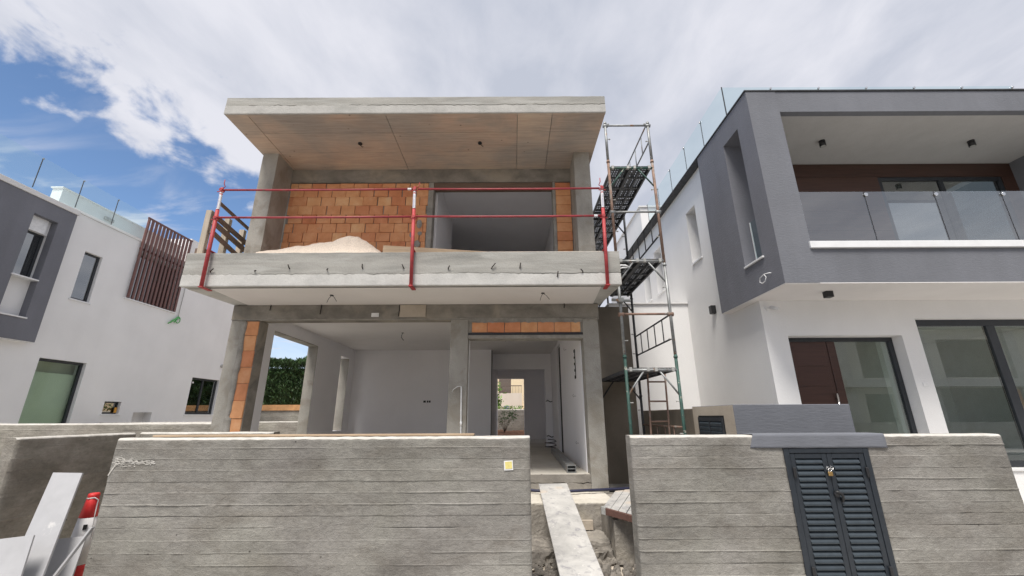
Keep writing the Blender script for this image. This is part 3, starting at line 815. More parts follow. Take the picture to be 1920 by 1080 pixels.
# ------------------------------------------------------------------ front garden walls of cast concrete
def wall_thing(label, p0, u, n, length, z0, z1, thick, seed, pitch=.1017, mat='board_concrete', holes=0, top=None, base=None, ends=(True, True), amp=1.0, step=.028):
    t = thing('concrete_wall', label, 'wall', (p0[0], p0[1], 0))
    m = MB(); board_grid(m, p0, u, n, length, z0, z1, thick, pitch, seed, top or z1, step, amp, ends, holes)
    m.build('wall_face', [mat, 'cap_concrete'], t)
    return t
W1 = wall_thing('long board marked concrete garden wall with a yellow note in front of the unfinished house', (-3.975, 4.4), (1, 0), (0, -1), 4.148, -.02, 1.405, .2, 3, step=.022)
m = MB(); m.obox((-.043, 4.392, 1.137), (.044, 0, .002), (0, .0015, 0), (-.002, 0, .044), 0); 
m.obox((-.042, 4.389, 1.139), (.033, 0, .002), (0, .0015, 0), (-.002, 0, .032), 1); m.build('paper_note', ['pvc_white', 'yellow_paper'], W1)
m = MB()                                                              # splash of whitewash near the left end
sr = random.Random(4)
for i in range(190):
    t = sr.random() ** 1.3; x = -3.93 + t * .40; z = 1.195 - .02 * t + sr.gauss(0, .020 * (1.25 - t)); w = sr.uniform(.003, .030) * (1 - .45 * t); h = sr.uniform(.001, .004)
    if i < 14: x = -3.905 - .004 * i; z = 1.17 - .008 * i; w = .006; h = .006
    n_ = 9; vs = [m.bm.verts.new((x + w * math.cos(k / n_ * 6.283) * (1 + .3 * nz(k, i, 1)), 4.3955, z + h * math.sin(k / n_ * 6.283) * (1 + .4 * nz(k, i, 4)) - .1 * w * math.cos(k / n_ * 6.283))) for k in range(n_)]
    c = m.bm.verts.new((x, 4.3925 - .0003 * (i % 5), z))
    for k in range(n_): m.face([vs[k], vs[(k + 1) % n_], c], 0, True)
m.build('whitewash_splash', 'cap_concrete', W1)
W2 = thing('concrete_wall', 'board marked concrete wall with grey painted lintel around the dark louvred cabinet', 'wall', (3.0, 4.4, 0))
m = MB(); board_grid(m, (1.178, 4.4), (1, 0), (0, -1), 2.681 - 1.178, -.02, 1.405, .2, .1017, 8, 1.405, .022, 1.0, (True, False), 0); m.build('wall_face', ['board_concrete', 'cap_concrete'], W2)
m = MB(); board_grid(m, (3.525, 4.4), (1, 0), (0, -1), 4.912 - 3.525, -.02, 1.405, .2, .1017, 12, 1.405, .022, 1.0, (False, True), 0); m.build('wall_face', ['board_concrete', 'cap_concrete'], W2)
m = MB()
ns = 60; x0, x1 = 2.40, 3.72; rows = [1.283, 1.30, 1.35, 1.39, 1.409, 1.416]
g = []
for z in rows:
    row = []
    for i in range(ns + 1):
        x = x0 + (x1 - x0) * i / ns; e = min(x - x0, x1 - x)
        zz = z if z > 1.284 else z + .004 * nz(x * 5, 1, 2)
        d = .013 + .003 * nz(x * 3, z * 8, 5) + .0015 * nz(x * 20, z * 20, 5) - (.010 if e < .02 else 0)
        if z > 1.41: d -= .014
        row.append(m.bm.verts.new((x + (.05 * (1.40 - z) if i == ns else (-.35 * (1.40 - z) if i == 0 else 0)), 4.4 - d, zz)))
    g.append(row)
b = [m.bm.verts.new((x0 + (x1 - x0) * i / ns, 4.61, 1.417)) for i in range(ns + 1)]
c = [m.bm.verts.new((v.co.x, 4.405, v.co.z)) for v in g[0]]
g.append(b)
for A, B in zip([c] + g, g):
    for i in range(ns): m.face([A[i], A[i + 1], B[i + 1], B[i]], 0, True)
m.build('painted_lintel', 'grey_paint', W2)
box_part('lintel_core', 'board_concrete', W2, 2.683, 3.523, 4.41, 4.598, 1.29, 1.400)
# alcove at the left end
WA = wall_thing('short concrete return wall at the left behind the leaning white boards', (-5.335, 4.74), (0.02, 1), (1, -.02), 1.45, -.02, 1.40, .15, 17, .12, 'side_board_concrete', top=1.40)
WB = wall_thing('plain concrete wall at the back of the rubbish alcove', (-5.30, 6.20), (1, 0), (0, -1), 1.9, -.02, 1.40, .2, 19, .12, 'side_board_concrete', top=1.40)
WC = wall_thing('low concrete boundary wall running in front of the left white house', (-13.5, 7.22), (1, 0), (0, -1), 8.62, -.02, 1.515, .2, 23, .12, 'side_board_concrete', top=1.515, step=.05)
WD = thing('boundary_wall', 'brown rendered side wall between scaffold tower and grey house', 'wall', (2.9, 7.5, 0))
box_part('wall_body', 'brown_render', WD, 2.92, 3.12, 6.56, 9.68, -.02, 1.70, .008)
WK = thing('meter_kiosk', 'grey painted garden kiosk with a small shutter in its brown side', 'kiosk', (3.4, 5.9, 0))
m = MB(); m.hexa([(2.725, 5.32, 0), (4.17, 5.32, 0), (4.17, 6.54, 0), (2.725, 6.54, 0), (2.725, 5.32, 1.722), (4.17, 5.32, 1.722), (4.17, 6.54, 1.722), (2.725, 6.54, 1.722)], 0, .006)
for f in m.bm.faces:
    f.normal_update()
    if f.normal.x < -.9: f.material_index = 1
m.build('kiosk_body', ['grey_paint', 'kiosk_render'], WK)
m = MB(); m.box(2.715, 2.7235, 5.59, 6.335, .95, 1.592); m.build('shutter_recess', 'hole_shade', WK)
m = MB()
for a, b_ in ((5.60, 5.635), (5.945, 5.985), (6.29, 6.325)): m.box(2.700, 2.7145, a, b_, .96, 1.57)
m.box(2.700, 2.7145, 5.637, 5.943, 1.52, 1.57); m.box(2.700, 2.7145, 5.987, 6.288, 1.52, 1.57)
fr = m.build('shutter_frame', 'dark_frame', WK)
sl = MB(); sl.obox((0, 0, 0), (.010, 0, .012), (0, .148, 0), (-.002, 0, .018)); slm = sl.mesh('slat', 'cabinet_slat', Vector((0, 0, 0)))
for y in (5.79, 6.1375):
    for k in range(10): link('slat', slm, WK, (2.706, y, 1.485 - k * .054))

# louvred meter cabinet in the wall
CB = thing('meter_cabinet', 'tall dark blue grey double door cabinet with louvre slats set in the concrete wall', 'cabinet', (3.1, 4.4, 0.05))
m = MB()
m.box(2.683, 2.735, 4.392, 4.45, .05, 1.279, 0, .003); m.box(3.471, 3.523, 4.392, 4.45, .05, 1.279, 0, .003); m.box(2.737, 3.469, 4.392, 4.45, 1.236, 1.279, 0, .003)
m.build('frame', 'cabinet_paint', CB)
box_part('cabinet_inside', 'hole_shade', CB, 2.737, 3.469, 4.45, 4.46, .05, 1.234)
cs = MB()
A = [(0, .006, -.0265), (0, -.014, -.020), (0, -.017, -.012), (0, -.012, .004), (0, .004, .020), (0, .010, .0265)]
for a_, b_ in zip(A, A[1:]):
    cs.face(cs.verts([(-.130, a_[1], a_[2]), (.130, a_[1], a_[2]), (.130, b_[1], b_[2]), (-.130, b_[1], b_[2])]), 0, True)
cs.face(cs.verts([(-.130, .006, -.0265), (-.130, .012, -.026), (.130, .012, -.026), (.130, .006, -.0265)]))
bmesh.ops.remove_doubles(cs.bm, verts=cs.bm.verts, dist=.0005)
csm = cs.mesh('slat', 'cabinet_slat', Vector((0, 0, 0)))
for x0, x1 in ((2.739, 3.099), (3.104, 3.467)):
    m = MB(); q = .046
    m.box(x0, x0 + q, 4.398, 4.43, .06, 1.232, 0, .003); m.box(x1 - q, x1, 4.398, 4.43, .06, 1.232, 0, .003)
    m.box(x0 + q + .001, x1 - q - .001, 4.399, 4.43, 1.186, 1.232, 0, .003); m.box(x0 + q + .001, x1 - q - .001, 4.399, 4.43, .06, .11, 0, .003)
    d = m.build('door_leaf', 'cabinet_paint', CB)
    for k in range(20): link('slat', csm, d, ((x0 + x1) / 2, 4.414, 1.158 - k * .0535), (rr.uniform(-.02, .02), 0, 0))
for x in (2.745, 3.455):
    for z in (1.06, .22): box_part('hinge', 'black_plastic', CB, x - .012, x + .014, 4.372, 4.3915, z - .045, z + .045, .004)
m = MB(); m.path([(3.095, 4.385, .885), (3.12, 4.372, .888), (3.15, 4.37, .872), (3.16, 4.375, .845), (3.155, 4.39, .80)], .013, 8); m.tube((3.11, 4.372, .868), (3.11, 4.395, .868), .024, 10); m.build('lever_handle', 'black_plastic', CB)
PL = thing('padlock', 'small brass padlock with a chain loop hanging on the cabinet doors', 'padlock', (3.09, 4.37, 1.04))
m = MB(); m.box(3.065, 3.107, 4.366, 4.384, 1.03, 1.066, 0, .004); m.build('lock_body', 'brass', PL)
m = MB(); m.path([(3.073, 4.375, 1.062), (3.073, 4.375, 1.088), (3.086, 4.375, 1.098), (3.099, 4.375, 1.088), (3.099, 4.375, 1.062)], .0042, 6); m.build('shackle', 'chrome', PL)
m = MB()
for cx, cz in ((3.068, 1.102), (3.105, 1.102), (3.086, 1.086)):
    m.path([(cx + .014 * math.cos(t), 4.370 + .004 * math.sin(t * 2), cz + .013 * math.sin(t)) for t in [k * 6.283 / 12 for k in range(13)]], .0035, 5)
m.build('chain_loop', 'chrome', PL)

# ------------------------------------------------------------------ doorstep, ramp and rubble
ST = thing('entrance_step', 'rough concrete step block between the two garden walls below the doorway', 'step', (.8, 6.3, 0))
def rough_block(name, mat, x0, x1, y0, y1, z0, z1, seed, amp=.02, st=.05):
    m = MB()
    nx, ny, nzz = [max(1, int(abs(b - a) / st)) for a, b in ((x0, x1), (y0, y1), (z0, z1))]
    def P_(x, y, z):
        return (x + amp * nz(y * 5, z * 5, seed) + amp * .5 * nz(x * 21, y * 21 + z * 17, seed), y + amp * nz(x * 5 + 3, z * 5, seed) + amp * .5 * nz(x * 23, z * 23, seed + 2), z + amp * .6 * nz(x * 5, y * 5 + 9, seed) + amp * .45 * nz(x * 22, y * 22, seed + 5))
    def patch(f, a, b):
        g = [[m.bm.verts.new(P_(*f(i / a, j / b))) for i in range(a + 1)] for j in range(b + 1)]
        for A, B in zip(g, g[1:]):
            for i in range(a): m.face([A[i], A[i + 1], B[i + 1], B[i]], 0, False)
    L = lambda a, b, t: a + (b - a) * t
    patch(lambda s, t: (L(x0, x1, s), y0, L(z0, z1, t)), nx, nzz)
    patch(lambda s, t: (L(x0, x1, s), L(y0, y1, t), z1), nx, ny)
    patch(lambda s, t: (x0, L(y1, y0, s), L(z0, z1, t)), ny, nzz)
    patch(lambda s, t: (x1, L(y0, y1, s), L(z0, z1, t)), ny, nzz)
    patch(lambda s, t: (L(x1, x0, s), y1, L(z0, z1, t)), nx, nzz)
    bmesh.ops.remove_doubles(m.bm, verts=m.bm.verts, dist=.0008)
    return m.build(name, mat, ST)
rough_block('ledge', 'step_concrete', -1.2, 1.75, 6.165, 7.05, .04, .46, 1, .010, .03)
rough_block('ledge_top', 'floor_screed', -.9, 1.40, 6.185, 7.04, .462, .474, 14, .012, .03)  # paler than the ledge: brighter light on its top put into the colour
rough_block('lower_tread', 'rubble', .10, 1.18, 5.46, 6.15, -.05, .09, 2, .05, .03)
rough_block('mortar_slope', 'step_concrete', .88, 1.17, 5.62, 6.155, .06, .155, 9, .03, .03)
rough_block('side_block', 'step_concrete', 1.17, 1.78, 5.40, 6.155, -.02, .435, 3, .010, .03)
rough_block('upper_kerb', 'step_concrete', -.2, .62, 7.052, 7.085, .44, .60, 4, .006, .03)
rough_block('stained_patch', 'kiosk_render', .86, 1.05, 6.10, 6.162, .17, .28, 6, .006, .03)
rc = random.Random(12)
RB = MB()
for i in range(420):
    x = rc.uniform(.1, 1.6); y = rc.uniform(4.75, 5.5); s_ = rc.uniform(.008, .036) * (2.2 if i < 12 else 1)
    v = RB.hexa([(x - s_, y - s_, 0), (x + s_, y - s_ * .8, 0), (x + s_ * .8, y + s_, 0), (x - s_ * .9, y + s_, 0), (x - s_ * .7, y - s_ * .6, s_), (x + s_ * .6, y - s_ * .6, s_ * 1.2), (x + s_ * .5, y + s_ * .7, s_), (x - s_ * .7, y + s_ * .5, s_ * .8)])
rb = RB.build('rubble', 'rubble'); rb['kind'] = 'stuff'; rb['label'] = 'loose stones and mortar rubble on the ground below the ramp board'
RP = thing('ramp_board', 'paint splattered grey plywood board laid as a ramp up to the doorway', 'board', (.63, 5.5, 0))
m = MB(); m.hexa([(.432, 4.42, .153), (.838, 4.40, .150), (.838, 4.40, .176), (.432, 4.42, .179), (.385, 6.79, .605), (.815, 6.83, .605), (.815, 6.83, .628), (.385, 6.79, .628)], 0, .004)
m.build('board', 'splattered_ply', RP)
m = MB()
q = [(-.6, 6.98, .535), (.2, 6.95, .525), (.35, 6.85, .523), (.85, 6.80, .523), (1.1, 6.86, .523), (1.45, 6.93, .524), (1.80, 6.98, .528), (2.2, 7.10, .55)]
m.path(q, .021, 8)
tag(m.build('water_pipe', 'hose_blue', None, (.8, 6.9, .5)), 'thin dark blue pipe lying across the step below the right column', 'pipe')
for k, (y, z, r_, s_) in enumerate(((7.34, .42, .028, 0), (7.30, .45, .022, .05), (7.24, .41, .026, -.06))):
    m = MB(); m.path([(1.49, y, z + .01), (1.8, y + s_, z + .02), (2.3, y - s_, z)], r_, 8)
    tag(m.build('drain_pipe', 'black_plastic', None, (1.9, y, z)), ('rear black pipe lying on the path beside the right column', 'topmost black pipe of the pile beside the right column', 'front black pipe of the pile beside the right column')[k], 'pipe', 'black pipes by the column')
SP = thing('shutter_panel', 'old boarded panel with brown edge beam lying over the step beside the right wall', 'panel', (1.5, 5.9, .5))
P0, P1, P2, P3 = Vector((1.08, 5.53, .53)), Vector((1.43, 5.10, .50)), Vector((2.12, 6.55, .60)), Vector((1.45, 6.47, .555))
for k in range(5):
    a, b = k / 5 + .006, (k + 1) / 5 - .006
    q = [P0.lerp(P1, a), P0.lerp(P1, b), P3.lerp(P2, b), P3.lerp(P2, a)]; dz = Vector((0, 0, .018 + rr.uniform(0, .006)))
    m = MB(); m.hexa([*q, *[p + dz for p in q]], 0, .003); m.build('plank', 'splattered_ply', SP)
m = MB(); d = (P1 - P0); m.obox((P0 + P1) / 2 + Vector((-.012, -.018, -.012)), d * .42, Vector((-d.y, d.x, 0)).normalized() * .02, (0, 0, .035), 0, .003); m.build('edge_beam', 'beam_brown', SP)
for t in (.06, .93):
    m = MB(); m.obox(P0.lerp(P1, t) + Vector((-.014, -.02, -.008)), d * .055, Vector((-d.y, d.x, 0)).normalized() * .026, (0, 0, .042), 0, .003); m.build('corner_bracket', 'mesh_grey', SP)
BK = thing('formwork_beam', 'long grey steel box section lying on the hallway floor by the right wall', 'beam', (1.0, 8.0, .72))
m = MB()
p0, p1 = Vector((.945, 7.22, .725)), Vector((1.02, 10.9, .725)); dd = (p1 - p0); sd = Vector((.075, 0, 0))
for a, b, z0, z1 in ((-1, 1, 0, .012), (-1, -.84, .0125, .10), (.84, 1, .0125, .10), (-1, 1, .1005, .112)):
    m.hexa([p0 + sd * a + Vector((0, 0, z0)), p0 + sd * b + Vector((0, 0, z0)), p1 + sd * b + Vector((0, 0, z0)), p1 + sd * a + Vector((0, 0, z0)), p0 + sd * a + Vector((0, 0, z1)), p0 + sd * b + Vector((0, 0, z1)), p1 + sd * b + Vector((0, 0, z1)), p1 + sd * a + Vector((0, 0, z1))])
m.build('box_section', 'steel_grey', BK)
for k in range(3): box_part('web_plate', 'steel_dark', BK, .895, .995, 7.30 + k * .3, 7.32 + k * .3, .738, .824)
box_part('cross_bar', 'steel_grey', BK, .89, 1.0, 7.235, 7.25, .775, .79)
CL = thing('cable_coil', 'loose coil of black cable on the hallway floor', 'cable', (1.1, 11.6, .73))
m = MB(); m.path([(1.05 + .16 * math.cos(k * .5), 12.2 + .25 * math.sin(k * .5), .735 + .008 * k) for k in range(30)], .012, 5); m.build('cable_loops', 'black_plastic', CL)
tag(box_part('timber_plank', 'timber', None, -3.70, -.4, 4.50, 4.62, 1.409, 1.428, .003), 'long thin plank lying on top of the left garden wall', 'plank')

# ------------------------------------------------------------------ rubbish alcove
def board(label, pts, th, n, cat='board'):
    pts = [Vector(p) for p in pts]
    pn = (pts[1] - pts[0]).cross(pts[2] - pts[0])                       # keep the sheet flat
    pts[3].y = pts[0].y - (pn.x * (pts[3].x - pts[0].x) + pn.z * (pts[3].z - pts[0].z)) / pn.y
    n = Vector(n).normalized() * th
    m = MB(); m.hexa([*pts, *[p + n for p in pts]], 0, .0015)
    return tag(m.build('white_board', 'white_panel', None, tuple(pts[0])), label, cat, 'white boards dumped in the alcove')
board('narrow white board leaning tallest against the return wall', [(-4.44, 4.16, .02), (-4.12, 4.16, .02), (-4.49, 4.68, 1.055), (-4.80, 4.70, 1.06)], .02, (0, 1, -.4))
board('wide white sheet lying lowest at the left in front of narrow leaning board', [(-5.2, 4.00, .06), (-4.14, 4.02, .05), (-4.31, 4.20, .60), (-4.86, 4.36, .545)], .018, (0, 1, -.5))
board('grey white sheet standing behind the narrow leaning board beside the cone', [(-4.60, 4.46, .02), (-4.16, 4.50, .02), (-4.235, 4.64, .485), (-4.62, 4.62, .455)], .015, (0, 1, -.3))
board('thin white strip seen edge on against the end of long wall', [(-4.27, 4.30, .02), (-4.245, 4.30, .02), (-4.03, 4.45, .60), (-4.05, 4.45, .60)], .03, (.2, 1, 0))
TC = thing('traffic_cone', 'red and white traffic barrier post standing between the boards and long wall', 'cone', (-4.50, 4.98, 0))
cx, cy = -4.415, 4.80
m = MB(); m.box(cx - .18, cx + .18, cy - .18, cy + .18, 0, .05, 0, .01); m.build('foot', 'beam_brown', TC)
m = MB(); m.lathe((cx, cy, 0), [(.128, .05), (.122, .16), (.118, .20)]); m.build('lower_band', 'cone_red', TC)
m = MB(); m.lathe((cx, cy, 0), [(.118, .201), (.096, .42), (.074, .62)]); m.build('middle_band', 'cone_white', TC)
m = MB(); m.lathe((cx, cy, 0), [(.0745, .621), (.050, .795), (.046, .80), (.046, .808), (.050, .815), (.048, .84), (.038, .846)]); m.build('top_band', 'cone_red', TC)
m = MB(); m.path([(cx - .04, cy - .03, .80), (cx, cy - .054, .80), (cx + .045, cy - .03, .805), (cx + .058, cy, .78), (cx + .07, cy - .01, .62), (cx + .11, cy - .02, .42)], .006, 5); m.build('cord', 'cone_white', TC)
m = MB(); m.obox((cx + .055, cy - .066, .54), (.012, .008, 0), (-.004, .006, 0), (0, 0, .022)); m.build('hole', 'hole_shade', TC)

# ------------------------------------------------------------------ walls with openings
def wall_holes(m, axis, a0, a1, z0, z1, t0, t1, holes, mat=0):
    """axis 'x': wall runs along x, thickness t0..t1 in y; axis 'y': runs along y, thickness in x. holes: (a0, a1, z0, z1)"""
    A = sorted({a0, a1, *[min(max(h[k], a0), a1) for h in holes for k in (0, 1)]})
    for p, q in zip(A, A[1:]):
        cuts = sorted([(max(h[2], z0), min(h[3], z1)) for h in holes if h[0] < (p + q) / 2 < h[1]])
        z = z0
        for c0, c1 in cuts + [(z1, z1)]:
            if c0 - z > 1e-4:
                if axis == 'x': m.box(p, q, t0, t1, z, c0, mat)
                else: m.box(t0, t1, p, q, z, c0, mat)
            z = max(z, c1)
def frame_x(m, x0, x1, y0, y1, z0, z1, w, wt=None):
    wt = wt or w
    m.box(x0, x0 + w, y0, y1, z0, z1, 0, .003); m.box(x1 - w, x1, y0, y1, z0, z1, 0, .003)
    m.box(x0 + w + .0005, x1 - w - .0005, y0, y1, z1 - wt, z1, 0, .003); m.box(x0 + w + .0005, x1 - w - .0005, y0, y1, z0, z0 + w, 0, .003)
def frame_y(m, y0, y1, x0, x1, z0, z1, w):
    m.box(x0, x1, y0, y0 + w, z0, z1, 0, .003); m.box(x0, x1, y1 - w, y1, z0, z1, 0, .003)
    m.box(x0, x1, y0 + w + .0005, y1 - w - .0005, z1 - w, z1, 0, .003); m.box(x0, x1, y0 + w + .0005, y1 - w - .0005, z0, z0 + w, 0, .003)
def window_y(parent, xo, xi, y0, y1, z0, z1, glassmat='glass_dark', w=.055, mull=None, sill=None):
    """window in a wall that faces +x or -x; frame between xo (outer) and xi"""
    m = MB(); frame_y(m, y0, y1, xo, xi, z0, z1, w)
    if mull: m.box(xo, xi, mull - w * .6, mull + w * .6, z0 + w + .001, z1 - w - .001, 0, .003)
    f = m.build('window', 'dark_frame', parent)
    xm = (xo + xi) / 2
    m = MB(); m.box(xm - .006, xm + .006, y0 + w * .8, y1 - w * .8, z0 + w * .8, z1 - w * .8); m.build('pane', glassmat, f)
    if sill:
        m = MB(); m.box(sill, xi, y0 - .05, y1 + .05, z0 - .045, z0 - .001, 0, .004); m.build('sill', 'sill_marble', f)
    return f

# ------------------------------------------------------------------ right hand finished house
HC = thing('modern_house', 'finished white modern house with projecting dark grey box and glass balcony', 'house', (7, 8, 0))
P = HC
# projecting grey box of the upper floor
m = MB()
wall_holes(m, 'y', 5.88, 7.835, 3.483, 6.98, 4.079, 4.60, [(6.28, 6.80, 4.03, 6.53)])
m.build('box_side', 'dark_grey_stucco', P)
m = MB()
m.box(4.604, 10.9, 5.884, 6.0, 6.562, 6.978); m.box(4.604, 10.9, 5.884, 6.15, 3.483, 4.03); m.box(10.35, 10.9, 6.002, 7.83, 4.031, 6.90)
m.box(4.0795, 4.601, 5.8775, 5.8799, 3.483, 6.979)
m.build('box_front', 'grey_stucco', P)
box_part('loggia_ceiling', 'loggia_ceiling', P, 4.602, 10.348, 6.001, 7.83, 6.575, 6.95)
box_part('loggia_floor', 'coping', P, 4.602, 10.348, 6.151, 7.83, 3.70, 3.78)
m = MB(); m.box(4.0815, 10.9, 5.883, 7.833, 3.470, 3.4825, 0, .002)
m.build('soffit', 'soffit_plaster', P)
box_part('roof_coping', 'steel_dark', P, 4.06, 10.92, 5.865, 17.0, 6.982, 7.012, .004)
box_part('roof_slab', 'coping', P, 4.30, 10.9, 6.01, 17.0, 6.955, 6.979)
m = MB(); m.hexa([(4.565, 5.842, 4.032), (10.348, 5.842, 4.032), (10.348, 6.16, 4.032), (4.605, 6.16, 4.032), (4.565, 5.842, 4.142), (10.348, 5.842, 4.142), (10.348, 6.16, 4.142), (4.605, 6.16, 4.142)], 0, .005)
m.build('balcony_ledge', 'sill_marble', P)
# loggia back wall: timber cladding boards and the dark sliding window
zb = [3.785, 4.20, 4.63, 5.06, 5.49, 5.92, 6.262, 6.57]
for a, b in zip(zb, zb[1:]):
    if a < 6.2: box_part('cladding_board', 'cladding_wood', P, 4.602, 7.525, 7.46, 7.49, a + .003, b - .003, .002)
    else: box_part('cladding_board', 'cladding_wood', P, 4.602, 10.345, 7.46, 7.49, a + .003, b - .003, .002)
    if a < 6.2: box_part('cladding_board', 'cladding_wood', P, 10.08, 10.345, 7.46, 7.49, a + .003, b - .003, .002)
m = MB(); frame_x(m, 7.53, 10.075, 7.47, 7.54, 3.79, 6.258, .07); m.box(8.78, 8.86, 7.47, 7.54, 3.862, 6.187, 0, .003); wf = m.build('window', 'dark_frame', P)
m = MB(); m.box(7.60, 10.0, 7.50, 7.512, 3.86, 6.19); m.build('pane', 'glass_dark', wf)
m = MB(); m.box(7.62, 8.02, 7.56, 7.575, 3.8, 5.42); m.build('sky_reflection_panel', 'white_plastic', P)  # white sheet behind the pane, painted for a sky reflection
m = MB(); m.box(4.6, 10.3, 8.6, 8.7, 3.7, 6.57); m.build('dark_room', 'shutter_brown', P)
# glass balustrade of the loggia
js = [4.605, 5.70, 6.83, 7.915, 9.02, 10.34]
for a, b in zip(js, js[1:]): box_part('balcony_glass', 'glass_balcony', P, a + .008, b - .008, 5.945, 5.957, 4.143, 5.045)
for x in js[1:-1]:
    box_part('glass_joint', 'black_plastic', P, x - .007, x + .007, 5.944, 5.958, 4.144, 5.03)
    m = MB(); m.tube((x + .015, 5.920, 4.985), (x + .015, 5.943, 4.985), .028, 12); m.build('glass_clip', 'chrome', P)
# slot in the box side
m = MB(); m.box(4.05, 4.58, 6.24, 6.80, 4.031, 4.062, 0, .003); m.build('sill', 'sill_marble', P)
m = MB(); m.box(4.295, 4.307, 6.285, 6.795, 4.064, 4.91); m.build('slot_glass', 'glass_rail', P)
box_part('glass_edge', 'sill_marble', P, 4.290, 4.312, 6.785, 6.797, 4.064, 4.912)
for x, y in ((5.913, 6.70), (8.77, 6.72)):
    m = MB(); m.tube((x, y, 6.46), (x, y, 6.574), .052, 16); s = m.build('spotlight', 'black_plastic', P)
    m = MB(); m.tube((x, y, 6.455), (x, y, 6.4595), .040, 14); m.build('lens', 'mesh_grey', s)
m = MB(); m.box(4.97, 5.075, 6.26, 6.36, 3.37, 3.4695, 0, .004); m.build('spotlight', 'black_plastic', P)
m = MB(); m.box(4.15, 4.249, 8.36, 8.47, 3.62, 3.79, 0, .004); m.build('wall_lamp', 'black_plastic', P)
m = MB(); m.path([(4.078, 6.14, 3.73), (4.05, 6.16, 3.735), (4.03, 6.26, 3.745), (4.02, 6.36, 3.715), (4.02, 6.38, 3.65), (4.025, 6.33, 3.615), (4.03, 6.26, 3.63), (4.04, 6.23, 3.69), (4.03, 6.25, 3.735)], .007, 6); m.build('cable_loop', 'white_plastic', P)
m = MB(); m.tube((4.36, 6.866, 3.34), (4.36, 6.835, 3.34), .04, 12); m.path([(4.36, 6.84, 3.34), (4.375, 6.80, 3.335), (4.40, 6.77, 3.325)], .015, 6); m.tube((4.385, 6.80, 3.342), (4.455, 6.70, 3.295), .03, 12); m.build('security_camera', 'white_plastic', P)
# roof glass
sy = [6.55, 7.515, 8.42, 9.35, 10.28, 11.2]
for a, b in zip(sy, sy[1:]): box_part('roof_glass', 'glass_rail', P, 4.10, 4.112, a + .006, b - .006, 7.013, 7.70)
for y in sy[1:]:
    box_part('glass_joint', 'steel_dark', P, 4.099, 4.113, y - .005, y + .005, 7.013, 7.70)
    m = MB(); m.tube((4.075, y, 7.66), (4.098, y, 7.66), .02, 8); m.build('glass_clip', 'chrome', P)
box_part('glass_joint', 'steel_dark', P, 4.097, 4.115, 6.548, 6.560, 7.013, 7.71)
sx = [4.118] + [4.118 + .93 * k for k in range(1, 6)] + [9.75]
for a, b in zip(sx, sx[1:]): box_part('roof_glass', 'glass_rail', P, a + .005, b - .005, 6.55, 6.562, 7.013, 7.70)
for x in sx[1:]:
    m = MB(); m.tube((x, 6.525, 7.66), (x, 6.549, 7.66), .022, 10); m.build('glass_clip', 'chrome', P)
m = MB(); m.box(4.25, 5.7, 12.3, 15.5, 7.013, 8.18); m.box(4.2, 5.75, 12.25, 15.55, 8.181, 8.22); m.build('stair_block', 'white_stucco', P)
# white body
WH = [(8.62, 9.12, 4.98, 6.28), (10.98, 11.54, 4.95, 6.24), (12.08, 12.66, 4.97, 6.24)]
m = MB(); wall_holes(m, 'y', 7.836, 17.0, 3.40, 6.98, 4.25, 4.62, WH)
m.box(4.25, 4.62, 6.867, 17.0, 0, 3.399); m.box(4.25, 4.62, 6.867, 7.834, 3.3995, 3.469)
m.build('side_wall', 'white_stucco', P)
for y0, y1, z0, z1 in WH: window_y(P, 4.56, 4.61, y0 + .002, y1 - .002, z0 + .002, z1 - .002, 'glass_dark', .05)
for y0, y1, z0, z1 in WH: box_part('sill', 'sill_marble', P, 4.215, 4.55, y0 - .03, y1 + .001, z0 - .03, z0 + .001, .003)
m = MB(); m.box(2.35, 4.248, 9.70, 15, 0, 4.17); m.build('side_wing', 'white_stucco', P)
box_part('wing_coping', 'coping', P, 2.32, 4.248, 9.66, 15, 4.171, 4.20, .003)
m = MB(); wall_holes(m, 'x', 4.621, 10.9, 0, 3.469, 6.867, 7.14, [(4.621, 6.535, .45, 2.865), (6.832, 10.6, .80, 3.15)])
m.box(4.2502, 4.6208, 6.8645, 6.8668, 0, 3.469)
m.build('front_wall', 'white_stucco', P)
m = MB(); m.box(4.622, 6.534, 7.065, 7.13, 2.795, 2.862, 0, .003); m.box(6.46, 6.534, 7.065, 7.13, .46, 2.794, 0, .003); m.box(4.622, 4.69, 7.065, 7.13, .46, 2.794, 0, .003)
df = m.build('door_frame', 'dark_frame', P)
m = MB(); m.box(4.692, 5.385, 7.072, 7.12, .47, 2.79, 0, .003); dl = m.build('door_leaf', 'door_wood', P)
zd = [.55, 1.05, 1.55, 2.05, 2.38, 2.70]
for a, b in zip(zd, zd[1:]): box_part('door_panel', 'door_wood', dl, 4.76, 5.325, 7.066, 7.0715, a + .004, b - .004, .002)
m = MB(); m.box(5.39, 5.525, 7.062, 7.125, .47, 2.792, 0, .004); m.build('door_mullion', 'door_wood', P)
m = MB(); m.tube((5.345, 7.03, 1.15), (5.345, 7.03, 1.93), .019, 10); m.tube((5.345, 7.03, 1.3), (5.345, 7.07, 1.3), .01, 8); m.tube((5.345, 7.03, 1.85), (5.345, 7.07, 1.85), .01, 8); m.build('door_handle', 'chrome', dl)
box_part('door_glass', 'glass_door', P, 5.526, 6.459, 7.09, 7.102, .47, 2.794)
m = MB(); frame_x(m, 6.834, 10.598, 6.98, 7.06, .805, 3.148, .09, .105); m.box(8.12, 8.27, 6.975, 7.05, .896, 3.04, 0, .004); wf = m.build('window', 'dark_frame', P)
for a, b in ((6.93, 8.115), (8.275, 10.5)): box_part('pane', 'glass_window', wf, a, b, 7.0, 7.012, .897, 3.04)
m = MB(); m.box(6.78, 10.6, 6.84, 6.95, .765, .802, 0, .003); m.build('sill', 'sill_marble', P)
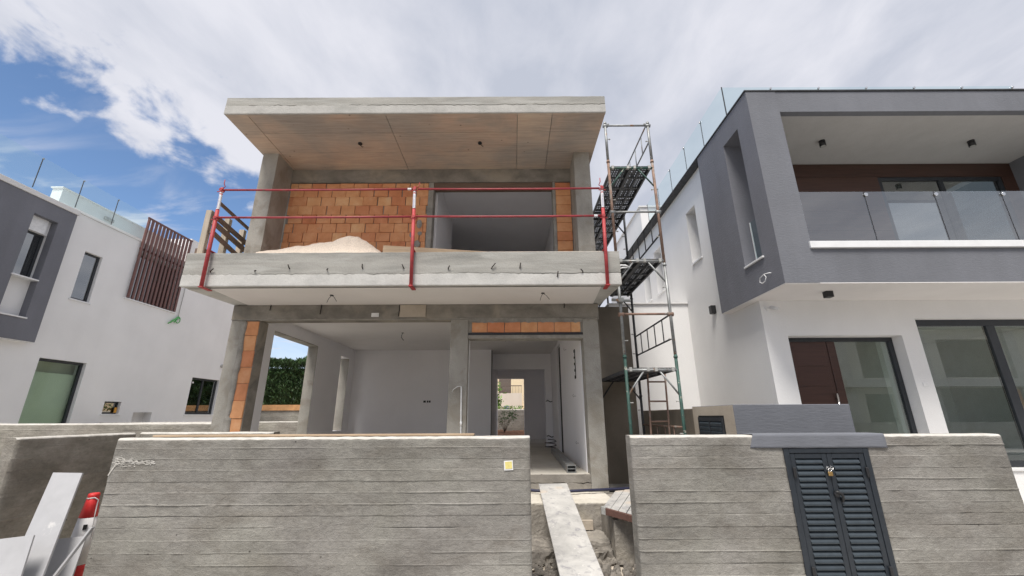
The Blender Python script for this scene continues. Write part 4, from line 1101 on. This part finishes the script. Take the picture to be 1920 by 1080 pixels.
box_part('switch_plate', 'white_plastic', P, 6.645, 6.725, 6.856, 6.8665, 2.02, 2.09, .003)
# room behind the glass
m = MB()
m.box(4.63, 10.9, 10.4, 10.6, .45, 3.3); m.box(10.7, 10.9, 7.15, 10.4, .45, 3.3); m.box(6.7, 6.86, 7.6, 10.4, .45, 3.3); m.box(8.9, 9.05, 9.2, 10.39, .45, 2.6)
m.build('room_wall', 'room_plaster', P)
box_part('ground_ceiling', 'room_plaster', P, 4.63, 10.9, 7.145, 10.6, 3.301, 3.40)
box_part('ground_floor', 'floor_screed', P, 4.63, 10.9, 7.0, 10.6, .36, .448)

# ------------------------------------------------------------------ left hand finished house
HB = thing('white_house', 'finished white modern house at the left with brown louvre screen and grey upper box', 'house', (-14, 11, 0))
P = HB
XW, XG = -12.58, -12.39
WB_ = [(11.04, 12.31, .50, 3.15), (11.31, 11.85, 4.87, 6.31), (13.20, 13.77, 1.72, 2.095), (14.30, 15.04, .9, 1.78), (16.55, 18.12, 1.72, 3.12), (12.93, 14.90, 5.36, 6.95),
       (9.66, 10.25, 5.05, 6.30), (8.28, 8.90, 4.9, 6.30)]
m = MB(); wall_holes(m, 'y', 4.0, 18.3, 0, 7.30, XW - .30, XW, WB_)
m.box(XW - 8, XW - .31, 18.0, 18.3, 0, 7.3); m.box(XW - 8, XW - .31, 4.0, 4.3, 0, 7.3)
m.build('house_wall', 'white_stucco', P)
m = MB(); wall_holes(m, 'y', 4.0, 10.64, 3.483, 7.13, XW + .001, XG, [(9.66, 10.25, 4.06, 6.70), (8.28, 8.90, 4.06, 6.70)]); m.build('box_side', 'dark_grey_stucco', P)
box_part('box_soffit', 'white_stucco', P, XW + .001, XG - .012, 4.0, 10.62, 3.470, 3.4825)
m = MB(); m.box(XW + .001, XG + .03, 4.0, 10.68, 7.131, 7.265, 0, .006); m.build('box_coping', 'coping', P)
box_part('roof_coping', 'coping', P, XW - .4, XW + .02, 10.69, 18.32, 7.301, 7.335, .004)
box_part('roof', 'coping', P, XW - 8, XW - .41, 4.3, 18.0, 7.2, 7.29)
for y0, y1, z0, z1 in [(9.66, 10.25, 5.05, 6.30), (8.28, 8.90, 5.05, 6.30)]:
    window_y(P, XW - .12, XW - .06, y0 + .002, y1 - .002, z0 + .002, z1 - .002, 'glass_dark', .05)
    box_part('sill', 'sill_marble', P, XW - .05, XG + .03, y0 - .02, y1 - .001, 5.02, 5.052, .003)
    box_part('sill', 'sill_marble', P, XW + .002, XG + .03, y0 - .02, y1 + .03, 4.025, 4.0595, .003)
    box_part('roller_box', 'white_plastic', P, XW + .002, XW + .05, y0 + .002, y1 - .10, 6.30, 6.698, .003)
window_y(P, XW - .14, XW - .08, 11.312, 11.848, 4.872, 6.308, 'glass_dark', .055, None, XW + .03)
window_y(P, XW - .16, XW - .09, 11.042, 12.308, .502, 3.148, 'glass_blind', .07)
window_y(P, XW - .16, XW - .09, 13.202, 13.768, 1.722, 2.093, 'glass_dark', .04, None, XW + .03)
window_y(P, XW - .16, XW - .09, 16.552, 18.118, 1.722, 3.118, 'glass_dark', .07, 17.3, XW + .03)
box_part('orange_sticker', 'orange_tape', P, XW - .075, XW - .06, 13.66, 13.74, 1.76, 1.92)
box_part('window_sticker', 'white_plastic', P, XW - .088, XW - .083, 16.70, 16.78, 2.9, 2.96)
m = MB(); m.box(XW - .30, XW - .27, 14.30, 15.04, .9, 1.78); m.build('niche_back', 'coping', P)
m = MB(); m.box(XW - .24, XW - .225, 11.0, 12.8, .4, 2.80); m.build('blind', 'olive_blind', P)
m = MB(); m.box(XW - .40, XW - .385, 11.0, 12.8, 2.70, 3.3); m.build('blind_box', 'pale_wall', P)
m = MB(); m.box(XW - 2.5, XW - 2.4, 4.3, 17.9, .2, 7.1); m.build('inner_wall', 'shutter_brown', P)
box_part('dark_window', 'glass_dark', P, XW - .20, XW - .19, 12.94, 14.89, 5.37, 6.94)
box_part('sill', 'sill_marble', P, XW - .18, XW + .04, 12.86, 14.97, 5.30, 5.345, .003)
lm = MB(); lm.box(-.022, .022, -.042, .042, 5.36, 8.17, 0, .004); lme = lm.mesh('slat', 'louver_brown', Vector((0, 0, 0)))
for k in range(13): link('slat', lme, P, (XW + .045, 12.955 + k * .1605, 0))
m = MB(); m.box(XW + .02, XW + .07, 12.90, 14.95, 8.172, 8.23, 0, .003); m.box(XW + .072, XW + .10, 12.90, 12.93, 5.36, 8.17); m.build('screen_frame', 'louver_brown', P)
box_part('screen_rail', 'louver_brown', P, XW + .002, XW + .02, 12.92, 14.94, 7.05, 7.12)
m = MB(); m.box(XW - .62, XW - .32, 10.50, 14.9, 7.291, 7.93); m.box(XW - .65, XW - .29, 10.46, 14.9, 7.931, 7.965); m.build('roof_parapet', 'white_stucco', P)
m = MB(); m.box(XW - 1.2, XW - .03, 14.99, 15.6, 7.336, 8.34); m.build('roof_stair', 'white_stucco', P)
m = MB(); m.box(XW - .318, XW - .26, 11.80, 12.12, 7.60, 7.72, 0, .02); m.build('roof_lamp', 'mesh_grey', P)
by = [6.2, 7.3, 8.36, 9.46, 10.555, 11.66, 12.78]
for a, b in zip(by, by[1:]): box_part('roof_glass', 'glass_rail', P, -12.45, -12.438, a + .006, b - .006, 7.266 if b < 10.6 else 7.336, 8.225)
for y in by[1:-1]:
    box_part('glass_joint', 'steel_dark', P, -12.452, -12.436, y - .008, y + .008, 7.34, 8.20)
    m = MB(); m.tube((-12.436, y, 8.19), (-12.42, y, 8.19), .022, 8); m.build('glass_clip', 'steel_grey', P)
m = MB(); m.path([(XW + .01, 15.12, 7.0), (XW + .03, 15.15, 6.2), (XW + .03, 15.14, 5.5), (XW + .04, 15.13, 5.2)], .012, 5); m.build('hanging_cable', 'mesh_grey', P)
m = MB()
for dx, dy, dz in ((0, -.35, -.30), (.02, -.28, -.22), (.0, -.18, -.25), (.01, .06, -.06), (.0, -.42, -.34)): m.path([(XW + .04, 15.15, 5.22), (XW + .07, 15.15 + dy * .5, 5.17 + dz * .3), (XW + .06 + dx, 15.15 + dy, 5.22 + dz)], .022, 5)
m.path([(XW + .05, 15.14 + .1 * math.sin(t), 5.2 + .12 * math.cos(t) - .1) for t in [k * .6 for k in range(11)]], .016, 5)
m.build('cable_bundle', 'green_cable', P)
m = MB(); m.tube((XW + .001, 18.05, 3.72), (XW + .06, 18.05, 3.72), .07, 12); m.build('vent_cap', 'mesh_grey', P)

# ------------------------------------------------------------------ scaffold tower
SC = thing('scaffold_tower', 'green and rusty steel scaffold tower with three perforated decks beside the unfinished house', 'scaffold', (2.14, 7.45, .2))
XL, XR, YF, YR = 1.745, 2.535, 6.45, 8.45
def standard(x, y, segs):
    for z0, z1, mat in segs:
        m = MB(); m.tube((x, y, z0), (x, y, z1), .0245, 12)
        m.tube((x, y, z1 - .05), (x, y, z1 - .02), .032, 12)
        m.build('standard', mat, SC)
segF = [(.36, 2.50, 'steel_green'), (2.502, 4.02, 'steel_grey'), (4.022, 6.0, 'steel_rust'), (6.002, 6.82, 'steel_grey')]
standard(XL, YF, segF); standard(XR, YF, segF)
segR = [(.36, 2.0, 'steel_dark'), (2.002, 4.0, 'steel_dark'), (4.002, 5.95, 'steel_dark')]
standard(XL + .02, YR, segR); standard(XR, YR, segR)
DZ = (2.30, 4.09, 5.87)
# perforated deck plank, one mesh shared by all six
dm = MB(); Wd, Ld = .36, 2.10
nxh, nyh = 8, 30; zt = 0.0
def deck_point(i, j): return (-Wd / 2 + Wd * i / nxh, Ld * j / nyh)
for i in range(nxh):
    for j in range(nyh):
        x0, y0 = deck_point(i, j); x1, y1 = deck_point(i + 1, j + 1)
        if i in (1, 2, 3, 5, 6) and j % 6 != 5 and 0 < j < nyh - 1:
            cx, cy = (x0 + x1) / 2, (y0 + y1) / 2; hx, hy = .0085, .0085
            o4 = [(x0, y0), (x1, y0), (x1, y1), (x0, y1)]; i4 = [(cx - hx, cy - hy), (cx + hx, cy - hy), (cx + hx, cy + hy), (cx - hx, cy + hy)]
            for k in range(4):
                l = (k + 1) % 4
                dm.quad((*o4[k], zt), (*o4[l], zt), (*i4[l], zt), (*i4[k], zt))
        else: dm.quad((x0, y0, zt), (x1, y0, zt), (x1, y1, zt), (x0, y1, zt))
for x in (-Wd / 2, Wd / 2 - .03, -.012): dm.box(x, x + (.03 if x != -.012 else .024), 0, Ld, -.055, -.001)
for k in range(1, 6): dm.box(-Wd / 2 + .031, -.013, Ld * k / 6 - .012, Ld * k / 6 + .012, -.045, -.001); dm.box(.013, Wd / 2 - .031, Ld * k / 6 - .012, Ld * k / 6 + .012, -.045, -.001)
dme = dm.mesh('deck_plank', 'deck_steel', Vector((0, 0, 0)))
for z in DZ:
    for x in (XL + .215, XR - .215): link('deck_plank', dme, SC, (x, YF - .01, z))
    for y, mat in ((YF, 'steel_grey' if z < 5 else 'steel_green'), (YR, 'steel_dark')):
        m = MB(); m.tube((XL, y, z - .035), (XR, y, z - .035), .024, 10); t_ = m.build('transom', mat, SC)
        for x, s in ((XL, 1), (XR, -1)):
            m = MB(); m.path([(x, y, z - .42), (x + s * .13, y, z - .24), (x + s * .27, y, z - .055)], .0145, 7); m.build('corner_brace', mat if y == YF else 'steel_dark', SC)
    for x in (XL + .07, XL + .34, XR - .33, XR - .07):
        m = MB(); m.box(x - .022, x + .022, YF - .034, YF + .022, z - .058, z + .006, 0, .004); m.build('deck_hook', 'mesh_grey', SC)
for x in (XL + .215, XR - .215): link('deck_plank', dme, SC, (x, YR + .06, DZ[2]))
for x in (XL + .02, XR): 
    m = MB(); m.tube((x, YR + 2.1, .36 if x < 2 else 4.202), (x, YR + 2.1, 6.4), .0245, 10); m.build('standard', 'steel_dark', SC)
m = MB(); m.tube((XL, YR + 2.1, DZ[2] - .035), (XR, YR + 2.1, DZ[2] - .035), .024, 10); m.build('transom', 'steel_dark', SC)
for z, mat in ((3.15, 'steel_rust'), (4.965, 'steel_grey'), (6.745, 'steel_grey')):
    m = MB(); m.tube((XL - .03, YF, z), (XR + .03, YF, z), .0185, 10)
    for x in (XL, XR): m.tube((x - .045, YF, z - .006), (x + .045, YF, z - .006), .034, 10)
    m.build('guard_bar', mat, SC)
for z1, z0, mat in ((3.14, 2.76, 'steel_dark'), (4.985, 4.55, 'steel_dark'), (6.80, 6.40, 'steel_grey'), (1.43, .98, 'steel_rust')):
    m = MB(); x = XR - .005
    m.tube((x, YF, z1), (x, YR, z1), .0145, 8); m.tube((x, YF, z0), (x, YR, z0), .0145, 8)
    for k in range(1, 5): m.tube((x, YF + (YR - YF) * k / 5, z0), (x, YF + (YR - YF) * k / 5, z1), .010, 7)
    m.build('side_guard', mat, SC)
for x, y, zs in ((XL, YF, (.75, 1.28, 1.78, 2.72, 3.3, 4.6, 5.2, 6.45, 6.78)), (XR, YF, (.9, 1.34, 1.80, 2.75, 3.6, 4.5, 5.4, 6.40, 6.78)), (XR, YR, (1.7, 2.8, 3.2, 5.1, 5.4))):
    for z in zs:
        s = 1 if x == XL else -1
        m = MB(); m.tube((x, y, z), (x + s * .075, y, z), .008, 6); m.tube((x + s * .06, y - .014, z + .006), (x + s * .06, y + .014, z - .006), .007, 6); m.build('lock_pin', 'mesh_grey', SC)
m = MB(); m.tube((1.60, YF - .05, 3.375), (1.90, YF - .06, 3.355), .022, 10); m.box(1.70, 1.79, YF - .08, YF + .03, 3.33, 3.41, 0, .008); m.build('coupler', 'steel_grey', SC)
m = MB(); m.path([(1.745, YF - .03, 3.93), (1.80, YF - .035, 3.97), (1.87, YF - .04, 3.965), (1.93, YF - .03, 3.94)], .016, 6); m.path([(1.75, YF - .035, 3.90), (1.82, YF - .04, 3.925), (1.90, YF - .03, 3.93)], .012, 6); m.build('rag', 'white_plastic', SC)
LD = thing('ladder', 'short paint spattered steel ladder hanging under the lowest scaffold deck', 'ladder', (2.35, 6.95, .4))
m = MB()
for x0, x1 in ((2.13, 2.255), (2.43, 2.545)): m.tube((x0, 6.86, .40), (x1, 7.02, 2.29), .016, 8)
m.build('stile', 'steel_rust', LD)
for k in range(6):
    t = .09 + .165 * k
    m = MB(); m.tube((2.13 + .125 * t, 6.86 + .16 * t, .4 + 1.89 * t), (2.43 + .115 * t, 6.86 + .16 * t, .4 + 1.89 * t), .0135, 8); m.build('rung', 'steel_rust', LD)

# ------------------------------------------------------------------ red guard rail clamped on the balcony
GR = thing('guard_rail', 'red tubular safety guard rail clamped along the front of the balcony slab', 'railing', (-1.6, 5.86, 3.45))
for k, (xb, xt) in enumerate(((-4.62, -4.64), (-1.503, -1.552), (1.423, 1.446))):
    L = lambda z: xb + (xt - xb) * (z - 3.46) / 1.69
    y = 5.855
    m = MB()
    m.tube((L(3.455), y, 3.455), (L(4.72), y, 4.72), .027, 12)
    m.box(L(3.46) - .032, L(3.46) + .032, y - .03, y + .20, 3.445, 3.460, 0, .003)
    m.box(L(4.05) - .03, L(4.05) + .03, y + .0, y + .30, 4.032, 4.046, 0, .003)
    p = m.build('post', 'red_steel', GR)
    m = MB(); m.tube((L(4.721), y, 4.721), (L(5.12), y, 5.12), .022, 12); m.build('upper_tube', 'red_steel', p)
    m = MB(); m.tube((L(4.735), y, 4.735), (L(4.99), y, 4.99), .0232, 12, caps=False); m.tube((L(5.01), y, 5.01), (L(5.075), y, 5.075), .0234, 12, caps=False); m.build('sticker', 'sticker_white', p)
    m = MB()
    sr2 = random.Random(3)
    for q in range(11):
        z = 4.755 + q * .0205; w = .012 if sr2.random() < .8 else .006
        m.box(L(z) - .009, L(z) - .009 + w, y - .0248, y - .0236, z, z + .009)
    m.build('sticker_print', 'sticker_blue', p)
    for z in (5.075, 4.585):
        m = MB(); m.tube((L(z) - .055, y - .018, z - .035), (L(z) + .055, y - .018, z - .035), .008, 6); m.tube((L(z), y - .035, z), (L(z) + .001, y + .035, z), .026, 10); m.build('rail_bracket', 'red_steel', p)
    m = MB(); s = 1 if k < 2 else -1
    m.path([(L(5.1), y, 5.11), (L(5.1) + .045 * s, y - .005, 5.135), (L(5.1) + .02 * s, y - .01, 5.19), (L(5.1) + .02 * s, y - .01, 5.26)] if k != 1 else [(L(5.1) - .02, y, 5.125), (L(5.1) + .06, y, 5.115), (L(5.1) + .072, y, 5.20)], .007, 6); m.build('lock_hook', 'red_steel', p)
for z in (5.075, 4.588):
    for x0, x1 in ((-4.63, -1.56), (-1.52, 1.43)):
        m = MB(); m.path([(x0 + .02, 5.852, z + .004), (x0 + 1.0, 5.853, z - .002), (x0 + 2.0, 5.853, z - .003), (x1 - .02, 5.852, z + .002)], .0165, 10); r_ = m.build('rail', 'red_rail', GR)
m = MB(); m.tube((-1.66, 5.852, 5.078), (-1.60, 5.852, 5.079), .0185, 10, caps=False); m.tube((1.29, 5.852, 4.589), (1.345, 5.852, 4.589), .0185, 10, caps=False); m.build('sticker', 'sticker_white', GR)

# ------------------------------------------------------------------ timber barrier at the left end of the balcony
TB = thing('timber_barrier', 'rough plank barrier nailed on posts at the left end of the balcony', 'barrier', (-4.8, 6.5, 4.0))
for y, z0, z1, x in ((6.02, 4.03, 4.80, -4.865), (6.42, 4.0, 4.85, -4.845), (6.80, 4.0, 4.82, -4.83)):
    m = MB(); m.hexa([(x - .045, y - .045, z0), (x + .045, y - .045, z0), (x + .045, y + .03, z0), (x - .045, y + .03, z0), (x - .06, y - .03, z1), (x + .03, y - .03, z1), (x + .03, y + .045, z1), (x - .06, y + .045, z1)], 0, .004)
    m.build('post', 'timber_pale', TB)
for a, b, w in (((6.02, 4.955), (6.93, 4.845), .055), ((6.0, 4.70), (6.90, 4.575), .085), ((5.99, 4.585), (6.87, 4.44), .09), ((5.99, 4.43), (6.92, 4.23), .08)):
    m = MB(); m.plank((-4.775, a[0], a[1]), (-4.765, b[0], b[1]), .03, w, (0, 0, 1), 0, .003); m.build('plank', 'timber_dark', TB)
m = MB(); m.box(-4.95, -4.80, 5.98, 6.06, 4.035, 4.13, 0, .005); m.build('foot_block', 'timber_dark', TB)

# ------------------------------------------------------------------ sand and boards on the balcony
SH = thing('sand_heap', 'heap of pale builders sand on the balcony in front of the brick wall', 'sand', (-3.0, 6.5, 3.7))
prof = [(-4.30, 4.0), (-4.22, 4.24), (-3.85, 4.285), (-3.70, 4.32), (-3.45, 4.345), (-3.25, 4.40), (-3.02, 4.415), (-2.88, 4.475), (-2.74, 4.53), (-2.60, 4.51), (-2.45, 4.42), (-2.2, 4.235), (-2.0, 4.02), (-1.7, 3.75)]
def pz(x):
    for (a, za), (b, zb) in zip(prof, prof[1:]):
        if a <= x <= b: return za + (zb - za) * (x - a) / (b - a)
    return 3.7
m = MB(); g = []
for j in range(41):
    y = 6.08 + (6.96 - 6.08) * j / 40; row = []
    for i in range(131):
        x = -4.32 + 2.64 * i / 130
        h = pz(x) - 3.7
        q = abs(y - 6.50) / .50
        tt = min(1, max(0, (y - 6.08) / .36)); tt = tt * tt * (3 - 2 * tt)
        hh = (min(h, .305) * (1 - tt) + h * tt) * (1 if y < 6.5 else max(0, 1 - .5 * q)) + .022 * nz(x * 3, y * 3, 5) + .014 * nz(x * 11, y * 11, 8) + .008 * nz(x * 34, y * 34, 2)
        row.append(m.bm.verts.new((x, y, 3.705 + max(0, hh) * (1 if 0 < i < 130 else 0))))
    g.append(row)
for A, B in zip(g, g[1:]):
    for i in range(130): m.face([A[i], A[i + 1], B[i + 1], B[i]], 0, True)
m.build('sand_mound', 'sand', SH)
m = MB(); m.hexa([(-2.10, 6.24, 4.05), (-.38, 6.24, 4.03), (-.38, 6.265, 4.03), (-2.10, 6.265, 4.05), (-2.10, 6.24, 4.275), (-.38, 6.24, 4.155), (-.38, 6.265, 4.155), (-2.10, 6.265, 4.275)], 0, .003)
tag(m.build('formwork_board', 'timber', None, (-1.2, 6.25, 4.0)), 'long tapering timber board standing on the balcony right of the sand heap', 'board')
m = MB(); m.box(-.36, 1.40, 5.99, 6.06, 4.022, 4.052, 0, .004)
tag(m.build('formwork_board', 'timber_pale', None, (.5, 6.0, 4.0)), 'thin pale board lying along the balcony edge below the dark opening', 'board')

# ------------------------------------------------------------------ behind the house
HG = thing('hedge', 'tall dark green clipped conifer hedge behind the side opening', 'hedge', (-11.5, 22.5, .6))
def leaf_cloud(m, n, place, size, rnd, elong=2.0, flat=.5):
    for _ in range(n):
        p, nrm = place(rnd)
        p = Vector(p); a = Vector((rnd.gauss(0, 1), rnd.gauss(0, 1), rnd.gauss(0, flat))).normalized()
        if nrm is not None: a = (a * .7 + Vector(nrm)).normalized()
        b = a.cross(Vector((rnd.gauss(0, 1), rnd.gauss(0, 1), rnd.gauss(0, 1)))).normalized()
        s_ = size * rnd.uniform(.6, 1.4)
        m.face(m.verts([p - b * s_ * .3, p + a * s_ * elong * .5 - b * s_ * .28, p + a * s_ * elong, p + a * s_ * elong * .5 + b * s_ * .28]))
m = MB(); hr = random.Random(2)
def hedge_place(r):
    x = r.uniform(-16, -7.5); z = .7 + 3.85 * r.random() ** .8
    top = 4.45 + .12 * nz(x * 1.6, 0, 3) + .10 * nz(x * 5, 0, 6)
    z = min(z, top)
    y = 22.0 + .22 * nz(x * 2.2, z * 2.2, 4) + .12 * nz(x * 6, z * 6, 9) + r.uniform(0, .35)
    return (x, y, z), (0, -.35, .75)
leaf_cloud(m, 15000, hedge_place, .085, hr)
def hedge_top(r):
    x = r.uniform(-16, -7.5); return (x, 22.1 + r.uniform(-.2, .6), 4.42 - .35 * r.random() ** 1.5 + .12 * nz(x * 1.6, 0, 3) + .10 * nz(x * 5, 0, 6)), (0, 0, 1.1)
leaf_cloud(m, 6500, hedge_top, .085, hr)
m.build('foliage', 'leaf_dark', HG)
box_part('inner_branches', 'leaf_dark', HG, -16, -7.5, 22.45, 23.2, .6, 4.10)
for x in (-14.5, -12.5, -10.5, -8.5):
    m = MB(); m.tube((x, 22.7, .5), (x, 22.7, 4.0), .06, 7, 0, .03); m.build('trunk', 'bark', HG)
OW = wall_thing('tall board marked retaining wall across the back yard below the hedge', (-16, 20.5), (1, 0), (0, -1), 20, .3, 1.90, .25, 29, .15, 'board_concrete', top=1.90, step=.1, amp=1.3)
box_part('timber_coping', 'terracotta_strip', OW, -16, -6.5, 20.45, 20.75, 1.905, 2.16)
LW = wall_thing('low grey yard wall seen through the side opening', (-12.4, 13.0), (1, 0), (0, -1), 7.4, 0, 1.475, .2, 33, .15, 'side_board_concrete', top=1.475, step=.06)
m = MB(); g = []
for j in range(9):
    row = []
    for i in range(41):
        x = -1.4 + 2.6 * i / 40; y = 18.2 + 2.2 * j / 8
        row.append(m.bm.verts.new((x, y, .70 + .30 * max(0, 1 - abs(y - 19.6) / 1.4) + .06 * nz(x * 3, y * 3, 2) + .05 * nz(x * 9, y * 9, 3))))
    g.append(row)
for A, B in zip(g, g[1:]):
    for i in range(40): m.face([A[i], A[i + 1], B[i + 1], B[i]], 0, True)
o = m.build('earth_mound', 'soil_red'); o['kind'] = 'structure'
YP = thing('young_shrub', 'young leafy shrub growing in red earth seen through the hallway', 'shrub', (-.35, 19.2, .9))
m = MB(); br = random.Random(6); tips = []
for k in range(9):
    a = k * .7; x1 = -.38 + .30 * math.sin(a * 2.1); z1 = 1.55 + .28 * br.random() - (.25 if k % 3 == 2 else 0)
    if k % 4 == 3: x1 = .02
    m.path([(-.36, 19.2, .9), (-.36 + (x1 + .36) * .35, 19.2 + .05 * math.cos(a), 1.15), (x1, 19.2 + .12 * math.cos(a), z1)], .012, 5, 0, .004); tips.append((x1, 19.2 + .12 * math.cos(a), z1))
m.build('stem', 'bark', YP)
m = MB()
def yp_place(r):
    t = r.choice(tips); return (t[0] + r.gauss(0, .09), t[1] + r.gauss(0, .08), t[2] + r.gauss(-.06, .11)), None
leaf_cloud(m, 330, yp_place, .055, br, 2.0, .4); m.build('foliage', 'leaf', YP)
TR = thing('garden_tree', 'bright green broadleaf bush above the retaining wall seen through the hallway', 'bush', (-1.5, 24.5, 1.5))
m = MB(); m.path([(-1.6, 24.5, 1.2), (-1.62, 24.5, 2.2), (-1.5, 24.5, 3.0)], .06, 6, 0, .02); m.build('trunk', 'bark', TR)
m = MB()
def tr_place(r):
    z = 1.95 + 1.65 * r.random(); w = .75 * (1 - (z - 1.9) / 2.1) + .12
    return (-1.35 + r.gauss(0, w * .55), 24.4 + r.gauss(0, w * .5), z), (0, -.2, .2)
leaf_cloud(m, 1300, tr_place, .12, br, 2.4, .6); m.build('foliage', 'leaf_bright', TR)
GC = MB()
leaf_cloud(GC, 900, lambda r: ((r.uniform(-4, 3), r.uniform(20.9, 22.2), 1.86 + r.uniform(0, .16)), (0, 0, .6)), .06, br)
gc = GC.build('ground_cover', 'leaf_bright'); gc['kind'] = 'stuff'; gc['label'] = 'low ground cover plants on top of the retaining wall'
sheet('upper_garden', 'soil_red', -40, 40, 20.76, 60, 1.84)
PT = thing('palm_trunk', 'rough brown palm trunk rising behind the retaining wall', 'palm', (.85, 23.5, 1.8))
m = MB()
for k in range(26):
    z = 1.7 + k * .2; m.tube((.86 + .01 * (k % 2), 23.5, z), (.86, 23.5, z + .21), .16, 10, 0, .21)
m.build('trunk', 'palm_bark', PT)
m = MB(); pr = random.Random(8)
for k in range(70):
    a = pr.uniform(0, 6.28); z = pr.uniform(1.8, 6.6); m.tube((.86 + .17 * math.cos(a), 23.5 + .17 * math.sin(a), z), (.86 + .30 * math.cos(a), 23.5 + .30 * math.sin(a), z + .14), .035, 5, 0, .012)
m.build('leaf_stub', 'timber_pale', PT)
m = MB()
for k in range(22):
    a = k * .8; e = pr.uniform(-.2, .9); pts = [Vector((.86, 23.5, 6.9)) + Vector((math.cos(a), math.sin(a), e)) * t - Vector((0, 0, .28 * t * t)) for t in (0, .5, 1.0, 1.5, 2.0)]
    m.path(pts, .02, 4)
    for p_, q_ in zip(pts, pts[1:]):
        for s_ in range(5):
            c = p_.lerp(q_, s_ / 5); sd = Vector((-math.sin(a), math.cos(a), -.3)) * .35
            for sg in (1, -1): m.face(m.verts([c, c + (q_ - p_) * .3 + sd * sg * .6, c + (q_ - p_) * .5 + Vector((sd.x * sg, sd.y * sg, -.12)), c + (q_ - p_) * .1]))
m.build('frond', 'leaf', PT)
CH = thing('cream_house', 'cream rendered house with balcony railing beyond the back yard', 'house', (-.5, 30, 1.8))
m = MB(); wall_holes(m, 'x', -5.5, 5.5, 1.8, 7.6, 30.0, 30.3, [(-.95, -.10, 1.9, 4.6), (1.6, 3.0, 2.9, 4.6), (-4.4, -3, 2.9, 4.6)]); m.box(-5.5, 5.5, 30.31, 38, 1.8, 7.6); m.build('wall', 'cream_stucco', CH)
box_part('shutter', 'shutter_brown', CH, -.95, -.10, 30.1, 30.15, 1.9, 4.6); box_part('shutter', 'shutter_brown', CH, 1.6, 3.0, 30.1, 30.15, 2.9, 4.6); box_part('shutter', 'shutter_brown', CH, -4.4, -3, 30.1, 30.15, 2.9, 4.6)
box_part('balcony_parapet', 'pale_wall', CH, -5.5, .62, 28.4, 28.6, 1.7, 3.06)
m = MB()
for k in range(62): m.tube((-5.5 + k * .1, 28.5, 3.06), (-5.5 + k * .1, 28.5, 3.52), .011, 5)
m.build('railing_bar', 'shutter_brown', CH); box_part('handrail', 'shutter_brown', CH, -5.5, .62, 28.47, 28.53, 3.52, 3.57)
SG = thing('street_sign', 'small blue sign board low in front of the cream house', 'sign', (-.4, 25, 1.85))
m = MB(); m.box(-.52, -.20, 25.2, 25.22, 1.98, 2.16, 0, .004); m.build('sign_plate', 'blue_sign', SG)
m = MB()
for k in range(4): m.box(-.47 + k * .065, -.43 + k * .065, 25.192, 25.1985, 2.05, 2.10)
m.build('sign_text', 'white_plastic', SG)
m = MB(); m.tube((-.36, 25.24, 1.8), (-.36, 25.24, 2.1), .02, 6); m.build('sign_post', 'steel_grey', SG)

# ------------------------------------------------------------------ across the street, seen only in reflections
OP = thing('facing_house', 'pale house across the street with brick patches that shows only in window reflections', 'house', (12, -10.5, 0))
m = MB(); wall_holes(m, 'x', 2.0, 17.5, 0, 6.6, -10.6, -10.3, [(3.2, 5.6, .2, 2.8), (7.4, 8.6, .2, 2.7), (10, 12.5, .6, 2.8), (14, 16.6, .2, 2.9), (4, 6.5, 3.7, 5.8), (9, 11.8, 3.7, 5.8), (13.2, 16.5, 3.9, 5.6)]); m.box(2, 17.5, -18, -10.8, 0, 6.6)
m.build('wall', 'pale_wall', OP)
m = MB(); m.box(12.6, 17.4, -10.29, -9.0, 3.1, 3.3); m.box(12.6, 17.4, -9.1, -9.0, 3.31, 4.2); m.build('balcony', 'pale_wall', OP)
m = MB(); m.box(2, 17.5, -10.75, -10.62, .2, 6.0); m.build('dark_rooms', 'shutter_brown', OP)
OQ = thing('facing_house', 'half built concrete house with brick infill across the street that shows only in window reflections', 'house', (27, -10.5, 0))
m = MB(); wall_holes(m, 'x', 19.0, 38.0, 0, 6.4, -10.6, -10.3, [(20.2, 22.0, .2, 2.7), (24, 28.4, .2, 3.0), (30, 31.5, 1, 2.6), (33, 36.5, .2, 2.9), (20.4, 23, 3.6, 5.8), (25, 28.5, 3.6, 5.8), (31, 35, 3.6, 5.6)])
m.build('house_wall', 'pale_wall', OQ)
box_part('brick_infill', 'hollow_brick', OQ, 28.5, 32.1, -10.29, -10.25, .3, 2.9)
m = MB()
for x in (19.0, 22.8, 23.6, 28.9, 32.2, 37.2): m.box(x, x + .6, -10.29, -10.1, 0, 6.4)
m.box(18.8, 38.2, -10.3, -9.6, 3.05, 3.5); m.box(18.8, 38.2, -11, -9.6, 6.41, 6.75); m.build('concrete_frame', 'cap_concrete', OQ)
m = MB(); m.box(19, 38, -12, -11.9, 0, 6.3); m.build('back_wall', 'column_concrete', OQ)
OG = thing('facing_garden_wall', 'low garden wall of the houses across the street', 'wall', (12, -7.6, 0))
box_part('wall_body', 'column_concrete', OG, -12, 40, -7.7, -7.5, 0, 1.2)
